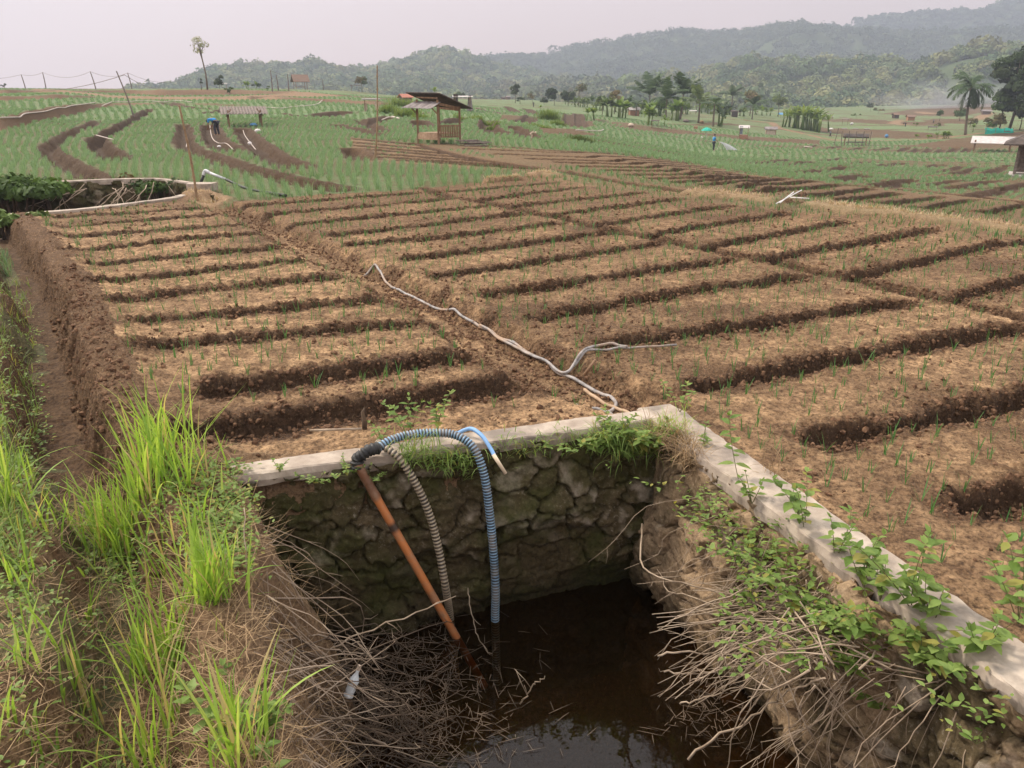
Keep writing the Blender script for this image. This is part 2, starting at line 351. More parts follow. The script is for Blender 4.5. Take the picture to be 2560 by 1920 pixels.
# trenches in the green field on the left
for p, hw, D in [([(251,301),(181,328),(147,349),(122,367),(127,380),(158,403),(192,423),(226,439),(246,446)], .12, .32),
                 ([(373,272),(339,295),(294,319),(240,347),(253,367),(278,383),(292,399)], .25, .55),
                 ([(459,313),(461,356),(481,378),(494,378),(583,411),(661,434),(731,450),(848,473)], .22, .28),
                 ([(523,313),(537,352),(583,377)], .45, .3), ([(603,320),(638,359),(684,394),(746,418)], .4, .3), ([(880,372),(912,398)], .35, .3),
                 ([(900,298),(920,312),(960,328)], .4, .3), ([(1290,320),(1330,345)], .5, .3), ([(1222,300),(1220,318),(1250,335)], .6, .4), ([(1281,315),(1300,325),(1330,345)], .4, .3),
                 ([(840,313),(895,325),(950,339)], .25, .25), ([(929,306),(955,295),(980,291)], .9, .4), ([(1046,303),(1061,316)], .6, .4), ([(1120,310),(1138,298),(1168,294)], .7, .4), ([(1300,306),(1332,289)], .9, .3),
                 ([(1267,267),(1294,282)], .7, .3), ([(1317,272),(1338,286)], .7, .3), ([(1422,285),(1425,316)], .8, .3), ([(1446,285),(1449,318)], .8, .3), ([(517,284),(575,273),(640,270)], .6, .4), ([(797,290),(830,284),(870,279)], 1.6, .5), ([(700,284),(740,290),(800,289)], .3, .3),
                 ([(420,258),(470,268),(530,272)], .5, .3), ([(640,243),(720,240),(800,244)], .9, .4), ([(870,262),(960,262),(1010,268)], .8, .4), ([(1180,268),(1260,285)], .6, .3), ([(1010,285),(1090,283)], .6, .3)]+[([a_, b_], .2, .22) for a_, b_ in
                 [((2199,466),(2277,450)),((2312,464),(2381,452)),((2373,472),(2481,452)),((2438,490),(2580,458)),((1991,431),(2116,417)),((2090,449),(2164,439)),((2312,418),(2351,412)),((2351,431),(2412,414)),((2394,433),(2462,416)),((2464,438),(2516,415)),((2200,415),(2260,408)),((2120,408),(2190,404)),((2060,400),(2120,396)),((1960,412),(2040,405)),
                  ((2251,379),(2267,369)),((2283,380),(2299,370)),((2315,380),(2331,370)),((2345,381),(2361,371)),((2376,380),(2392,370)),((2410,380),(2426,370)),((2190,376),(2230,368)),((2130,374),(2170,367)),((2070,371),(2110,365)),((2010,369),(2050,363)),((1890,410),(1980,398)),((2440,405),(2520,400)),((2300,398),(2380,395))]]:
    FUR.append((np.array(gl(p)), hw*.7, D, .42, 3))
DITCH = np.array([at_z(x, y, -.35) for x, y in [(-60,560),(0,610),(40,680),(84,780),(120,900),(135,1040),(150,1130),(220,1280),(300,1450),(330,1650),(330,1900),(320,2200)]])
# ---- the pool in front
RIM = [at_z(x, y, .05) for x, y in [(548,1192),(600,1265),(621,1377),(592,1471),(615,1582),(610,1693),(700,1920),(800,2150)]]
PA, PB, PC = at_z(548, 1192, .05), at_z(1635, 1044, .05), at_z(2900, 1975, .05)
NEAR = [np.array([PC[0]-.4, 1.05, 0]), np.array([.3, .95, 0])]
POOL = [PA, PB, PC]+NEAR+RIM[::-1][:-1]
LEFTRIM = np.array([NEAR[0], NEAR[1]]+RIM[::-1])
WATER_Z = -1.15
# ---- the pool behind on the left
P2N = [at_z(x, y, .03) for x, y in [(-220,545),(0,538),(68,534),(203,523),(339,507),(429,495),(475,482),(488,472)]]
P2F = [at_z(x, y, .03) for x, y in [(-220,474),(0,464),(145,455),(271,449),(384,447),(441,453),(488,461)]]
POOL2 = P2N+P2F[::-1]
# ---- colour zones
def zone(p): return np.array(gl(p))
GREENL = zone([(-400,560),(-300,470),(0,455),(145,452),(384,444),(500,462),(545,505),(620,503),(700,497),(800,486),(980,479),(1209,456),(1330,438),(1300,436),(1080,411),(920,403),(880,372),(875,345),(1031,358),(1170,362),(1400,379),(1600,393),(1730,409),(1904,438),(2077,460),(2294,477),(2700,518),(2900,300),(2000,262),(1300,247),(860,224),(400,222),(-400,223)])
NZONE = zone([(872,343),(1031,361),(1162,398),(1306,419),(1415,436),(1340,441),(1300,438),(1080,413),(920,405),(880,374)])
BROWN = [zone(p) for p in [[(1512,312),(1545,318),(1640,330),(1700,335),(1860,350),(2050,361),(2050,352),(1900,343),(1760,333),(1640,318),(1560,308)],
 [(2030,316),(2160,322),(2300,330),(2390,340),(2300,347),(2170,345),(2110,337),(2030,324)],[(2035,299),(2110,305),(2250,313),(2360,314),(2360,305),(2250,303),(2120,296)],
 [(2230,367),(2400,346),(2560,328),(2700,326),(2700,374),(2400,370)],[(2200,285),(2320,267),(2460,257),(2560,262),(2400,292)],[(2300,300),(2400,296),(2450,310),(2330,308)],
 [(1345,318),(1440,322),(1500,340),(1360,338)],[(1255,287),(1330,292),(1340,306),(1250,300)], [(1400,300),(1480,303),(1490,318),(1420,312)]]]
PATHS = [(gl([(1700,283),(1808,293),(1903,304),(1928,306),(1948,321),(2030,339),(2060,347),(2110,350),(2209,352),(2333,347),(2480,330)]), .8),
         (gl([(147,228),(203,235),(316,243),(407,247),(500,249),(640,244),(780,236)]), 4.), (gl([(2250,300),(2232,309),(2260,312)]), 1.2), (gl([(2300,280),(2330,285)]), 2.), (gl([(2440,300),(2475,282)]), 1.5)]
STRIPS = [(gl([(1735,486),(1800,492),(1860,497),(1921,505)]), .26), (gl([(2047,518),(2150,533),(2300,550),(2450,567),(2640,590)]), .28), (gl([(1335,440),(1360,438),(1385,442)]), .2), (gl([(1215,457),(1300,450)]), .07), (gl([(470,487),(500,490),(530,500)]), .3)]
MZONE = np.array(MUP+MLOW[::-1])
def feat(X, Y, with_mask=True):
    """height offset and masks for points"""
    X = np.asarray(X, float); Y = np.asarray(Y, float); n = X.size; r = np.hypot(X, Y); az = np.arctan2(X, Y)
    dz = np.zeros(n); crust = np.zeros(n); green = np.zeros(n); straw = np.zeros(n); wet = np.zeros(n); rough = np.ones(n)
    near = r < 75
    wob = np.zeros(n); wob[near] = fbm(X[near]*1.9, Y[near]*1.9, 3, 11)*.07+fbm(X[near]*7, Y[near]*7, 4, 12, .7)*.06
    fd = np.full(n, 9.); fcut = np.zeros(n); fsoil = np.zeros(n); tren = np.zeros(n)
    for P, hw, D, wall, soil in FUR:
        lo = P[:, :2].min(0)-1.2; hi = P[:, :2].max(0)+1.2
        k = np.nonzero((X > lo[0]) & (X < hi[0]) & (Y > lo[1]) & (Y < hi[1]))[0]
        if k.size == 0: continue
        d, t = seg_dist(X[k], Y[k], P); d = d+wob[k]*(1. if soil < 3 else 1.6)
        dv = D*(.82+.36*vnoise(X[k]*.9, Y[k]*.9, 61))
        w_ = wall if soil == 3 else wall*.62; c = dv*(.72 if soil != 3 else 1.)*(1-sstep(hw*.62, hw*.62+w_, d))
        if soil == 3: tren[k] = np.maximum(tren[k], (d < hw+w_)*.75)
        fcut[k] = np.maximum(fcut[k], c); fd[k] = np.minimum(fd[k], d-hw*.85); fsoil[k] = np.maximum(fsoil[k], np.where(d < hw+wall*.9, 1, 0)*(1 if soil != 2 else .8))
    nz_ = inside(X, Y, NZONE); g0 = inside(X, Y, GREENL); green[:] = g0; inM = inside(X, Y, MZONE); green[inM] = .13; straw[inM | nz_] = .16
    green[nz_] = .17
    big = fbm(X*.05, Y*.05, 4, 21); med = fbm(X*.4, Y*.4, 4, 22)
    green *= np.clip(1.0+.5*np.minimum(big, .1)*(r > 60)+.25*med, 0, 1)
    rightmix = sstep(RAD(12), RAD(22), az)*(r > 25)*(r < 110); green *= 1-rightmix*sstep(-.15, .45, fbm(X*.09+3, Y*.22, 3, 23))*.75
    for P in BROWN:
        k = inside(X, Y, P); green[k] = .06+.1*(med[k] > .2)
    # dashes of bare furrow in the green fields to the right
    k = np.nonzero((green > .3) & (az > RAD(6)) & (r > 20) & (r < 110))[0]
    if k.size:
        ca, sa = math.cos(RAD(30)), math.sin(RAD(30)); u = X[k]*ca+Y[k]*sa; v = -X[k]*sa+Y[k]*ca
        ph = np.abs(((v+.5*fbm(u*.1, v*.1, 2, 24))/2.6) % 1-.5); on = (vnoise(u*.16, np.floor(v/2.6)*3.7, 25) > .48) & (ph < .13)
        green[k] = np.where(on, .08, green[k]); fcut[k] = np.maximum(fcut[k], .16*on)
    # terrace steps show soil
    k = np.nonzero((r > 36) & (r < 420))[0]
    if k.size:
        e = 1.0; s = (base_z(X[k]*(1+e/r[k]), Y[k]*(1+e/r[k]))-base_z(X[k]*(1-e/r[k]), Y[k]*(1-e/r[k])))/(2*e)
        st = sstep(.075, .13, s+.04*fbm(X[k]*.5, Y[k]*.5, 2, 26)); green[k] *= 1-st; straw[k] = np.maximum(straw[k], .45*st*(vnoise(X[k]*.3, Y[k]*.3, 27)))
    # horizontal plot edges far out
    k = np.nonzero((r > 90) & (green > .2))[0]
    if k.size:
        zz = base_z(X[k], Y[k]); q = np.abs((r[k]*.055+1.5*fbm(X[k]*.02, Y[k]*.02, 2, 28)) % 1-.5)
        green[k] *= 1-.8*(q < .06); 
    green *= 1-np.clip(fsoil, 0, 1)*.97
    for P, w in PATHS:
        P = np.array(P); d, _ = seg_dist(X, Y, P[:, :2]) if n < 3e5 else _box_dist(X, Y, P, 4)
        m = 1-sstep(w*.6, w*1.3, d+.5*fbm(X*.7, Y*.7, 2, 29)); green *= 1-m; straw = np.maximum(straw, m*.75)
    for P, w in STRIPS:
        P = np.array(P); d, _ = _box_dist(X, Y, P, 2)
        m = 1-sstep(w*.7, w*1.6, d+wob); green *= 1-m; straw = np.maximum(straw, m); fcut *= 1-m*.8; dz += .1*m
    # weedy margins beside the two field lanes
    for P, off in ((MUP, .75), (MLOW, .7)):
        d, _ = _box_dist(X, Y, np.array(P), 2); m = (1-sstep(.3, .6, np.abs(d-off)))*(fsoil < .5); straw = np.maximum(straw, .08*m); green = np.maximum(green, .25*m)
    bed = (r < 60) & (green < .5)
    d, _ = _box_dist(X, Y, LANE, 2); d = d+wob
    lane = 1-sstep(.16, .42, d); fcut = np.maximum(fcut, .15*lane); fd = np.minimum(fd, d-.16)
    soilside = sstep(.06, .17, fd)*np.where(g0, np.where(nz_, .45, .0), 1)*np.where(inM, .42, 1)                                       # 1 on the flat top of a bed
    crust[:] = np.where(bed, soilside, 0)*(.68+.7*fbm(X*.8, Y*.8, 4, 31)+.55*fbm(X*2.6, Y*2.6, 3, 32))
    crust = np.clip(crust*np.where(X > np.interp(Y, LANE[::-1, 1][np.argsort(LANE[::-1, 1])], LANE[::-1, 0][np.argsort(LANE[::-1, 1])]), .74, 1.), 0, 1); crust = np.maximum(crust, lane*.95*(.6+.4*fbm(X*2, Y*2, 2, 33)))
    crust *= 1-.55*sstep(10, 18, r); crust *= 1-.55*sstep(1.5, 4.5, X)*(r < 6.5)                             # less crust, so a darker bed by the right coping
    wet = np.where((fd < .1) & bed, 1-sstep(-.0, .1, fd), 0)
    wet *= 1-lane; wet = np.maximum(wet, tren); dz -= fcut
    dz -= .018*(1-sstep(.0, .22, fd))*bed*(r < 60)                            # rounded bed shoulders
    green = np.where((r < 62) & (r > 14), green*(.44+.24*(med > .1)), green)
    # ditch and its banks on the left
    d, t = _box_dist(X, Y, DITCH, 3); d2 = d+wob*1.2
    dd = .38*(1-sstep(.14, .34, d2)); dz -= dd; side = X < np.interp(Y, DITCH[::-1, 1], DITCH[::-1, 0])
    dt = (1-sstep(.0, .9, d)); wet = np.maximum(wet, (1-sstep(.12, .2, d2))*.8)
    dz += np.where(side, .10*sstep(.3, .8, d)*(Y < 12.5)*(1-sstep(11, 14, Y)), .07*np.exp(-((d-.5)/.25)**2))*(Y < 14)
    crust = np.where(d2 < .62, crust*.12, crust); crust = np.where((d2 < .15), .25, crust)
    fg = (Y < 4.3) & (X < -.2) & (r < 6); crust = np.where(fg, .30+.3*fbm(X*3, Y*3, 3, 35), crust); straw = np.where(fg, np.maximum(straw, .25), straw)
    lw = side & (r < 16); green = np.where(lw, np.maximum(green, .30*(fbm(X*1.5, Y*1.5, 3, 36) > -.1)), green)
    rough *= 1+.7*(d2 < .8)*(d2 > .3)+.5*fg
    # the two pools
    for poly, floor in ((POOL, -1.9), (POOL2, -1.4)):
        pp = np.array([p[:2] for p in poly]); lo = pp.min(0); hi = pp.max(0)
        k = np.nonzero((X > lo[0]) & (X < hi[0]) & (Y > lo[1]) & (Y < hi[1]))[0]
        if k.size == 0: continue
        ins = inside(X[k], Y[k], pp); k = k[ins]
        if poly is POOL:
            dl, _ = seg_dist(X[k], Y[k], LEFTRIM); dl = dl+.12*fbm(X[k]*3, Y[k]*3, 3, 41)
            wl = .62*sstep(.05, .8, np.hypot(X[k]-PA[0], Y[k]-PA[1]))+.10; prof = .12*sstep(0, .15, dl)+.88*sstep(.03, wl, dl); dz[k] = dz[k]*(1-prof)+floor*prof
            crust[k] *= 1-sstep(.1, .4, dl); wet[k] = np.maximum(wet[k], sstep(.25, .6, dl)); straw[k] = np.maximum(straw[k]*0, .5*(1-sstep(.3, .5, dl)))
        else: dz[k] = floor; wet[k] = 1; green[k] = 0
    # clods
    k = np.nonzero(r < 45)[0]; kk = k
    amp = np.clip(1.4-r[k]/40, .2, 1)
    wallness = np.exp(-((fd[k]-.06)/.12)**2)
    cl = fbm(X[k]*9, Y[k]*9, 4, 51, .6)*.018
    v1, v2, cid = voronoi(X[k]*11+fbm(X[k]*6, Y[k]*6, 2, 52), Y[k]*11, 53); lump = np.clip(1-v1*1.7, 0, 1)**.7*(cid > .55)*cid
    w1, w2, cid2 = voronoi(X[k]*26, Y[k]*26, 54); lump2 = np.clip(1-w1*1.6, 0, 1)*(cid2 > .4)
    ongr = 1-np.clip(green[k], 0, 1)*.6
    lm = .25+.9*wallness+.35*(vnoise(X[k]*1.1, Y[k]*1.1, 55) > .6)
    dz[k] += rough[k]*ongr*amp*(cl*(.7+wallness)+lump*.03*lm+lump2*.008)+.012*fbm(X[k]*2.2, Y[k]*2.2, 2, 56)*ongr
    crust[k] *= 1-np.clip(lump*lm*1.3, 0, .85)
    k = np.nonzero(r >= 45)[0]; dz[k] += .10*fbm(X[k]*.6, Y[k]*.6, 3, 57)*(r[k] < 300)
    return dz, np.stack([crust, np.clip(green, 0, 1), np.clip(straw, 0, 1), np.clip(wet, 0, 1)], 1), fd
def _box_dist(X, Y, P, pad):
    d = np.full(X.size, 9.); t = np.zeros(X.size); P = np.asarray(P); lo = P[:, :2].min(0)-pad; hi = P[:, :2].max(0)+pad
    k = np.nonzero((X > lo[0]) & (X < hi[0]) & (Y > lo[1]) & (Y < hi[1]))[0]
    if k.size: d[k], t[k] = seg_dist(X[k], Y[k], P)
    return d, t
def gz(X, Y):
    X = np.atleast_1d(np.asarray(X, float)); Y = np.atleast_1d(np.asarray(Y, float)); return base_z(X, Y)+feat(X, Y)[0]
def ground_mat():
    m, t, o = newmat('field_soil'); L = t.links.new; tc = node(t, "TexCoord"); v = tc.outputs['Object']
    a = node(t, "Attribute", attribute_name='mask'); s = node(t, "SeparateColor"); L(a.outputs['Color'], s.inputs[0])
    cr, gr, stw, wet = s.outputs[0], s.outputs[1], s.outputs[2], a.outputs['Alpha']
    nf = noise(t, v, 30, 8, .80); vo = node(t, 'TexVoronoi'); vo.inputs['Scale'].default_value = 34; wv = node(t, 'VectorMath', operation='ADD'); L(v, wv.inputs[0]); nv = node(t, 'TexNoise'); nv.inputs['Scale'].default_value = 20; L(v, nv.inputs[0]); sv = node(t, 'VectorMath', operation='SCALE'); sv.inputs['Scale'].default_value = .03; L(nv.outputs['Color'], sv.inputs[0]); L(sv.outputs[0], wv.inputs[1]); L(wv.outputs[0], vo.inputs['Vector']); nm = noise(t, v, 7, 6, .65); nl = noise(t, v, 1.1, 4)
    soil = mixc(t, rng(t, nf, .40, .62), (.045, .026, .015), (.165, .097, .055)); soil = mixc(t, rng(t, nl, .4, .65), soil, mixc(t, .5, soil, (.11, .064, .034)))
    c = math_(t, 'MULTIPLY', cr, rng(t, nm, .32, .62, .25, 1.25), True); c = math_(t, 'MULTIPLY', c, rng(t, nf, .40, .54, .15, 1), True)
    light = mixc(t, rng(t, nm, .35, .65), (.30, .181, .095), (.49, .313, .168)); col = mixc(t, c, soil, light)
    # fibres of straw and dead grass
    mpn = node(t, "Mapping"); mpn.inputs['Scale'].default_value = (1, .35, 1); mpn.inputs['Rotation'].default_value = (0, 0, .6); L(v, mpn.inputs[0])
    fib = noise(t, mpn.outputs[0], 55, 4, .8); fl = math_(t, 'MULTIPLY', rng(t, fib, .58, .63), rng(t, nl, .3, .6, .3, 1)); col = mixc(t, math_(t, 'MULTIPLY', fl, .5), col, (.42, .29, .16))
    col = mixc(t, math_(t, 'MULTIPLY', stw, rng(t, nm, .3, .6, .45, 1)), col, mixc(t, rng(t, nf, .3, .7), (.20, .13, .075), (.38, .26, .155)))
    dark = mixc(t, 1., col, (.50, .48, .47), 'MULTIPLY'); col = mixc(t, wet, col, dark)
    gcol = mixc(t, rng(t, nm, .3, .7), (.105, .165, .075), (.17, .235, .11)); gcol = mixc(t, rng(t, noise(t, v, .35, 5, .7), .52, .66), gcol, (.13, .17, .065))
    gf = math_(t, 'MULTIPLY', gr, rng(t, noise(t, v, 2.6, 4, .7), .33, .52, .25, .95)); col = mixc(t, gf, col, gcol)
    p = node(t, "BsdfPrincipled"); L(col, p.inputs[0]); p.inputs['Specular IOR Level'].default_value = .15
    L(rng(t, wet, 0, 1, .95, .85), p.inputs['Roughness'])
    b0 = node(t, 'Bump', i_Strength=.6, i_Distance=-.016); L(vo.outputs['Distance'], b0.inputs['Height']); b1 = node(t, "Bump", i_Strength=.75, i_Distance=.025); L(nf, b1.inputs['Height']); L(b0.outputs[0], b1.inputs['Normal']); b2 = node(t, "Bump", i_Strength=.35, i_Distance=.05); L(nm, b2.inputs['Height']); L(b1.outputs[0], b2.inputs['Normal'])
    L(b2.outputs[0], p.inputs['Normal']); L(p.outputs[0], o.inputs[0]); return m
M['ground'] = ground_mat()
def build_ground():
    az = np.r_[np.linspace(RAD(-75), RAD(-38), 50)[:-1], np.linspace(RAD(-38), RAD(38), 1250), np.linspace(RAD(38), RAD(75), 50)[1:]]
    r = [0.9]
    while r[-1] < 900: r.append(r[-1]*(1.0030 if r[-1] < 13 else 1.0040 if r[-1] < 60 else 1.008 if r[-1] < 200 else 1.02))
    r = np.array(r); A, R_ = np.meshgrid(az, r); X = (np.sin(A)*R_).ravel(); Y = (np.cos(A)*R_).ravel()
    dz, mask, _ = feat(X, Y); Z = base_z(X, Y)+dz
    mb = MB(); V = np.stack([X, Y, Z], 1).reshape(len(r), len(az), 3); mb.grid(V[:, ::-1])
    o = mb.build('ground', M['ground'], smooth=True); mk = mask.reshape(len(r), len(az), 4)[:, ::-1].reshape(-1, 4)
    at = o.data.color_attributes.new('mask', 'FLOAT_COLOR', 'POINT'); at.data.foreach_set('color', mk.astype(np.float32).ravel())
    tag(o, 'brown soil field cut into raised beds, running out into green terraces', None, None, 'structure')
    # ground behind and beside the viewpoint
    mb = MB(); a2 = np.linspace(RAD(75), RAD(285), 60); r2 = np.array([.9, 3, 10, 40, 150, 900.]); A, R_ = np.meshgrid(a2, r2); X = np.sin(A)*R_; Y = np.cos(A)*R_
    mb.grid(np.stack([X, Y, np.full_like(X, -.01)], -1)[:, ::-1]); ring = mb; 
    a3 = np.linspace(0, 2*PI, 40, endpoint=False); c = np.stack([np.sin(a3)*.9, np.cos(a3)*.9, np.full(40, -.02)], 1); mb.add(np.r_[c, [[0, 0, 0]]], [(i, 40, (i+1) % 40, (i+1) % 40) for i in range(40)])
    o2 = mb.build('ground', M['bank'], smooth=True); tag(o2, 'bare earth bank around the viewpoint', None, None, 'structure')
M['bank'] = surf('bank_soil', (.09, .05, .03), (.2, .12, .07), 9, .95, .5)
build_ground()
# ================================================================== HILLS
def crest(pts): 
    A = np.array([azel(x, y) for x, y in pts]); return A[:, 0], A[:, 1]
def hill_mat(name, c1, c2, c3):
    return surf(name, c1, c2, .03, .95, 0, c3=c3, s3=.012, spec=.05)
M['hill'] = hill_mat('hill_ground', (.06, .085, .04), (.085, .11, .05), (.11, .125, .06))
M['hillfield'] = surf('hill_field', (.16, .26, .08), (.24, .34, .12), .2, .95, 0, spec=.05)
M['forest'] = leafmat('forest_leaf', (.9, .9, .9), (1.15, 1.1, 1.0), .15, .8, tint=True)
def crowns(mb, P, R, n, flat=.8, q=.5, pal=None, rs=0):
    """many tree crowns of leaf clumps; P crown centres, R radii"""
    g = np.random.default_rng(rs); N = len(P); 
    if N == 0: return
    d = g.normal(size=(N, n, 3)); d[..., 2] = np.abs(d[..., 2])*1.0-.25; d /= np.linalg.norm(d, axis=2)[..., None]
    lob = 1+.28*np.sin(d[..., 0]*3.1+g.uniform(0, 6, (N, 1)))*np.sin(d[..., 1]*3.7+g.uniform(0, 6, (N, 1)))
    rad = R[:, None]*lob*g.uniform(.72, 1.05, (N, n)); C = P[:, None]+d*rad[..., None]*np.array([1, 1, flat])
    nrm = d+.38*g.normal(size=d.shape); nrm /= np.linalg.norm(nrm, axis=2)[..., None]
    u = np.cross(nrm, g.normal(size=d.shape)); u /= np.linalg.norm(u, axis=2)[..., None]; w = np.cross(nrm, u)
    s = (R[:, None]*q*g.uniform(.5, 1.1, (N, n)))[..., None]
    V = np.stack([C-u*s*.9-w*s*.35, C+u*s*.1-w*s*.75, C+u*s, C+u*s*.1+w*s*.8], 2).reshape(-1, 3)
    pal = np.asarray(pal); k = g.integers(0, len(pal), N); tint = np.repeat((pal[k]*g.uniform(.72, 1.22, (N, 1)))[:, None], n, 1)*g.uniform(.9, 1.1, (N, n, 1)); tint = np.repeat(tint.reshape(-1, 3), 4, 0)
    F_ = np.arange(len(V)).reshape(-1, 4); mb.add(V, F_, tint)
PAL = [(.10, .14, .05), (.075, .115, .045), (.14, .17, .065), (.18, .19, .085), (.06, .10, .045), (.12, .155, .07)]
def hill(label, pts, rc, r0, r1, zb, seed, relief, ntree, rt, nq, lower=6., fields=(), pal=PAL, power=1.1, na=260, nr=120, flabel=''):
    A, E = crest(pts); az = np.linspace(A[0], A[-1], na); te = np.interp(az, A, E); zc = HC+rc*te-lower
    r = np.r_[np.linspace(r0, rc, nr), np.linspace(rc, r1, 40)[1:]]; AA, RR = np.meshgrid(az, r); ZC = np.broadcast_to(zc, AA.shape)
    t = np.where(RR <= rc, (RR-r0)/(rc-r0), 1-(RR-rc)/(r1-rc)); s = np.clip(t, 0, 1)**power; s = s*(1+.0*s)
    X = np.sin(AA)*RR; Y = np.cos(AA)*RR; k = 1./rc*9
    nz_ = fbm(X*k, Y*k, 5, seed)*relief*np.sin(np.clip(t, 0, 1)*PI)**.8
    Z = zb+(ZC-zb)*s+nz_
    mb = MB(); mb.grid(np.stack([X, Y, Z], -1)[:, ::-1]); o = mb.build('hills', M['hill'], smooth=True); tag(o, label, kind='structure')
    g = np.random.default_rng(seed); n = ntree; aa = g.uniform(A[0], A[-1], n); rr = np.sqrt(g.uniform(r0**2, (rc*1.04)**2, n))
    ii = np.clip(((aa-A[0])/(A[-1]-A[0])*(na-1)), 0, na-1).astype(int); jj = np.clip(np.searchsorted(r, rr), 0, len(r)-1); zz = Z[jj, ii]
    P = np.stack([np.sin(aa)*rr, np.cos(aa)*rr, zz], 1); keep = np.ones(n, bool)
    dens = fbm(P[:, 0]*k*1.4, P[:, 1]*k*1.4, 3, seed+5); keep &= dens > -.8
    for fa0, fa1, fr0, fr1 in fields: keep &= ~((aa > fa0) & (aa < fa1) & (rr > fr0) & (rr < fr1))
    P = P[keep]; R_ = g.uniform(*rt, len(P))*(1+.5*(g.random(len(P)) > .9)); P[:, 2] += R_*.55
    mb = MB(); crowns(mb, P, R_, nq, .85, .5 if nq < 40 else .27 if nq < 200 else .19, pal, seed); f = mb.build('forest', M['forest']); tag(f, flabel, 'woodland', kind='stuff'); return o
hill('hazy blue wooded mountain ridge rising to the right', [(1150,205),(1198,146),(1266,137),(1299,138),(1365,131),(1392,119),(1437,108),(1493,99),(1560,88),(1620,79),(1701,72),(1780,76),(1851,74),(1910,62),(1956,52),(2000,56),(2036,63),(2141,69),(2300,80),(2450,70),(2640,60),(2900,60),(3300,60)],
     1200, 760, 1400, -28, 101, 42, 8000, (2.8, 5.4), 50, 5, pal=[(.07, .105, .06), (.09, .125, .07), (.055, .09, .055), (.11, .14, .075)], flabel='hazy trees covering the far mountain ridge')
hill('faintest mountain shoulder high at the right edge', [(1950,70),(2036,62),(2129,57),(2198,36),(2314,25),(2430,23),(2500,6),(2560,-5),(2700,-30),(2900,-40),(3300,-20)],
     1560, 1260, 1740, 20, 111, 42, 3000, (3.5, 6), 34, 5, pal=[(.07, .105, .06), (.09, .125, .07), (.055, .09, .055)], flabel='hazy trees on the highest mountain shoulder')
hill('cone shaped wooded hill behind the terraces', [(820,200),(900,178),(983,160),(1049,145),(1080,130),(1094,126),(1126,125),(1156,138),(1198,150),(1240,163),(1287,175),(1332,186),(1400,200),(1480,215)],
     900, 420, 1150, -20, 121, 22, 3600, (2.6, 5.2), 120, 2, pal=[tuple(1.3*v for v in c) for c in PAL], flabel='trees covering the cone shaped hill')
hill('low wooded ridge behind the left plateau', [(300,226),(380,222),(430,213),(474,192),(501,170),(544,161),(600,160),(661,156),(720,152),(770,149),(801,147),(830,155),(860,167),(911,171),(953,167),(990,166),(1060,185),(1120,210)],
     760, 430, 950, -15, 131, 14, 2400, (2.6, 5.), 120, 6, pal=[tuple(1.25*v for v in c) for c in PAL], flabel='trees on the low ridge behind the plateau')
hill('low wooded rise at the end of the valley', [(1180,208),(1300,206),(1380,201),(1440,199),(1480,198),(1550,200),(1600,204),(1700,215)],
     650, 320, 800, -16, 141, 8, 1400, (2.5, 5), 120, 5, pal=PAL+[(.15, .15, .07)], flabel='trees on the low rise in the valley')
a0, a1 = azel(1890, 160)[0], azel(2090, 160)[0]
hill('wooded hillside right of the valley with small clearings', [(1440,235),(1550,215),(1619,196),(1654,186),(1729,181),(1778,168),(1803,157),(1841,147),(1903,146),(2010,150),(2085,152),(2184,149),(2229,143),(2308,150),(2383,126),(2458,116),(2560,117),(2700,112),(2900,110),(3300,110)],
     620, 330, 800, -20, 151, 16, 3000, (2.4, 5.6), 230, 6, fields=[(a0, a1, 560, 600), (azel(2330, 200)[0], azel(2480, 200)[0], 520, 540)], pal=[tuple(1.25*v for v in c) for c in PAL+[(.17, .18, .08)]], power=.95, flabel='trees covering the hillside right of the valley')
# haze: one box of pale air round everything
def build_haze():
    mb = MB(); mb.box((300, 700, 130), (3200, 2300, 330)); m, t, o = newmat('haze_air'); p = node(t, "VolumePrincipled")
    p.inputs['Color'].default_value = (.61, .68, .81, 1); p.inputs['Density'].default_value = 0.00078; p.inputs['Anisotropy'].default_value = .25
    t.links.new(p.outputs[0], o.inputs['Volume']); h = mb.build('haze', m); tag(h, 'pale haze in the air', 'haze', kind='stuff')
build_haze()
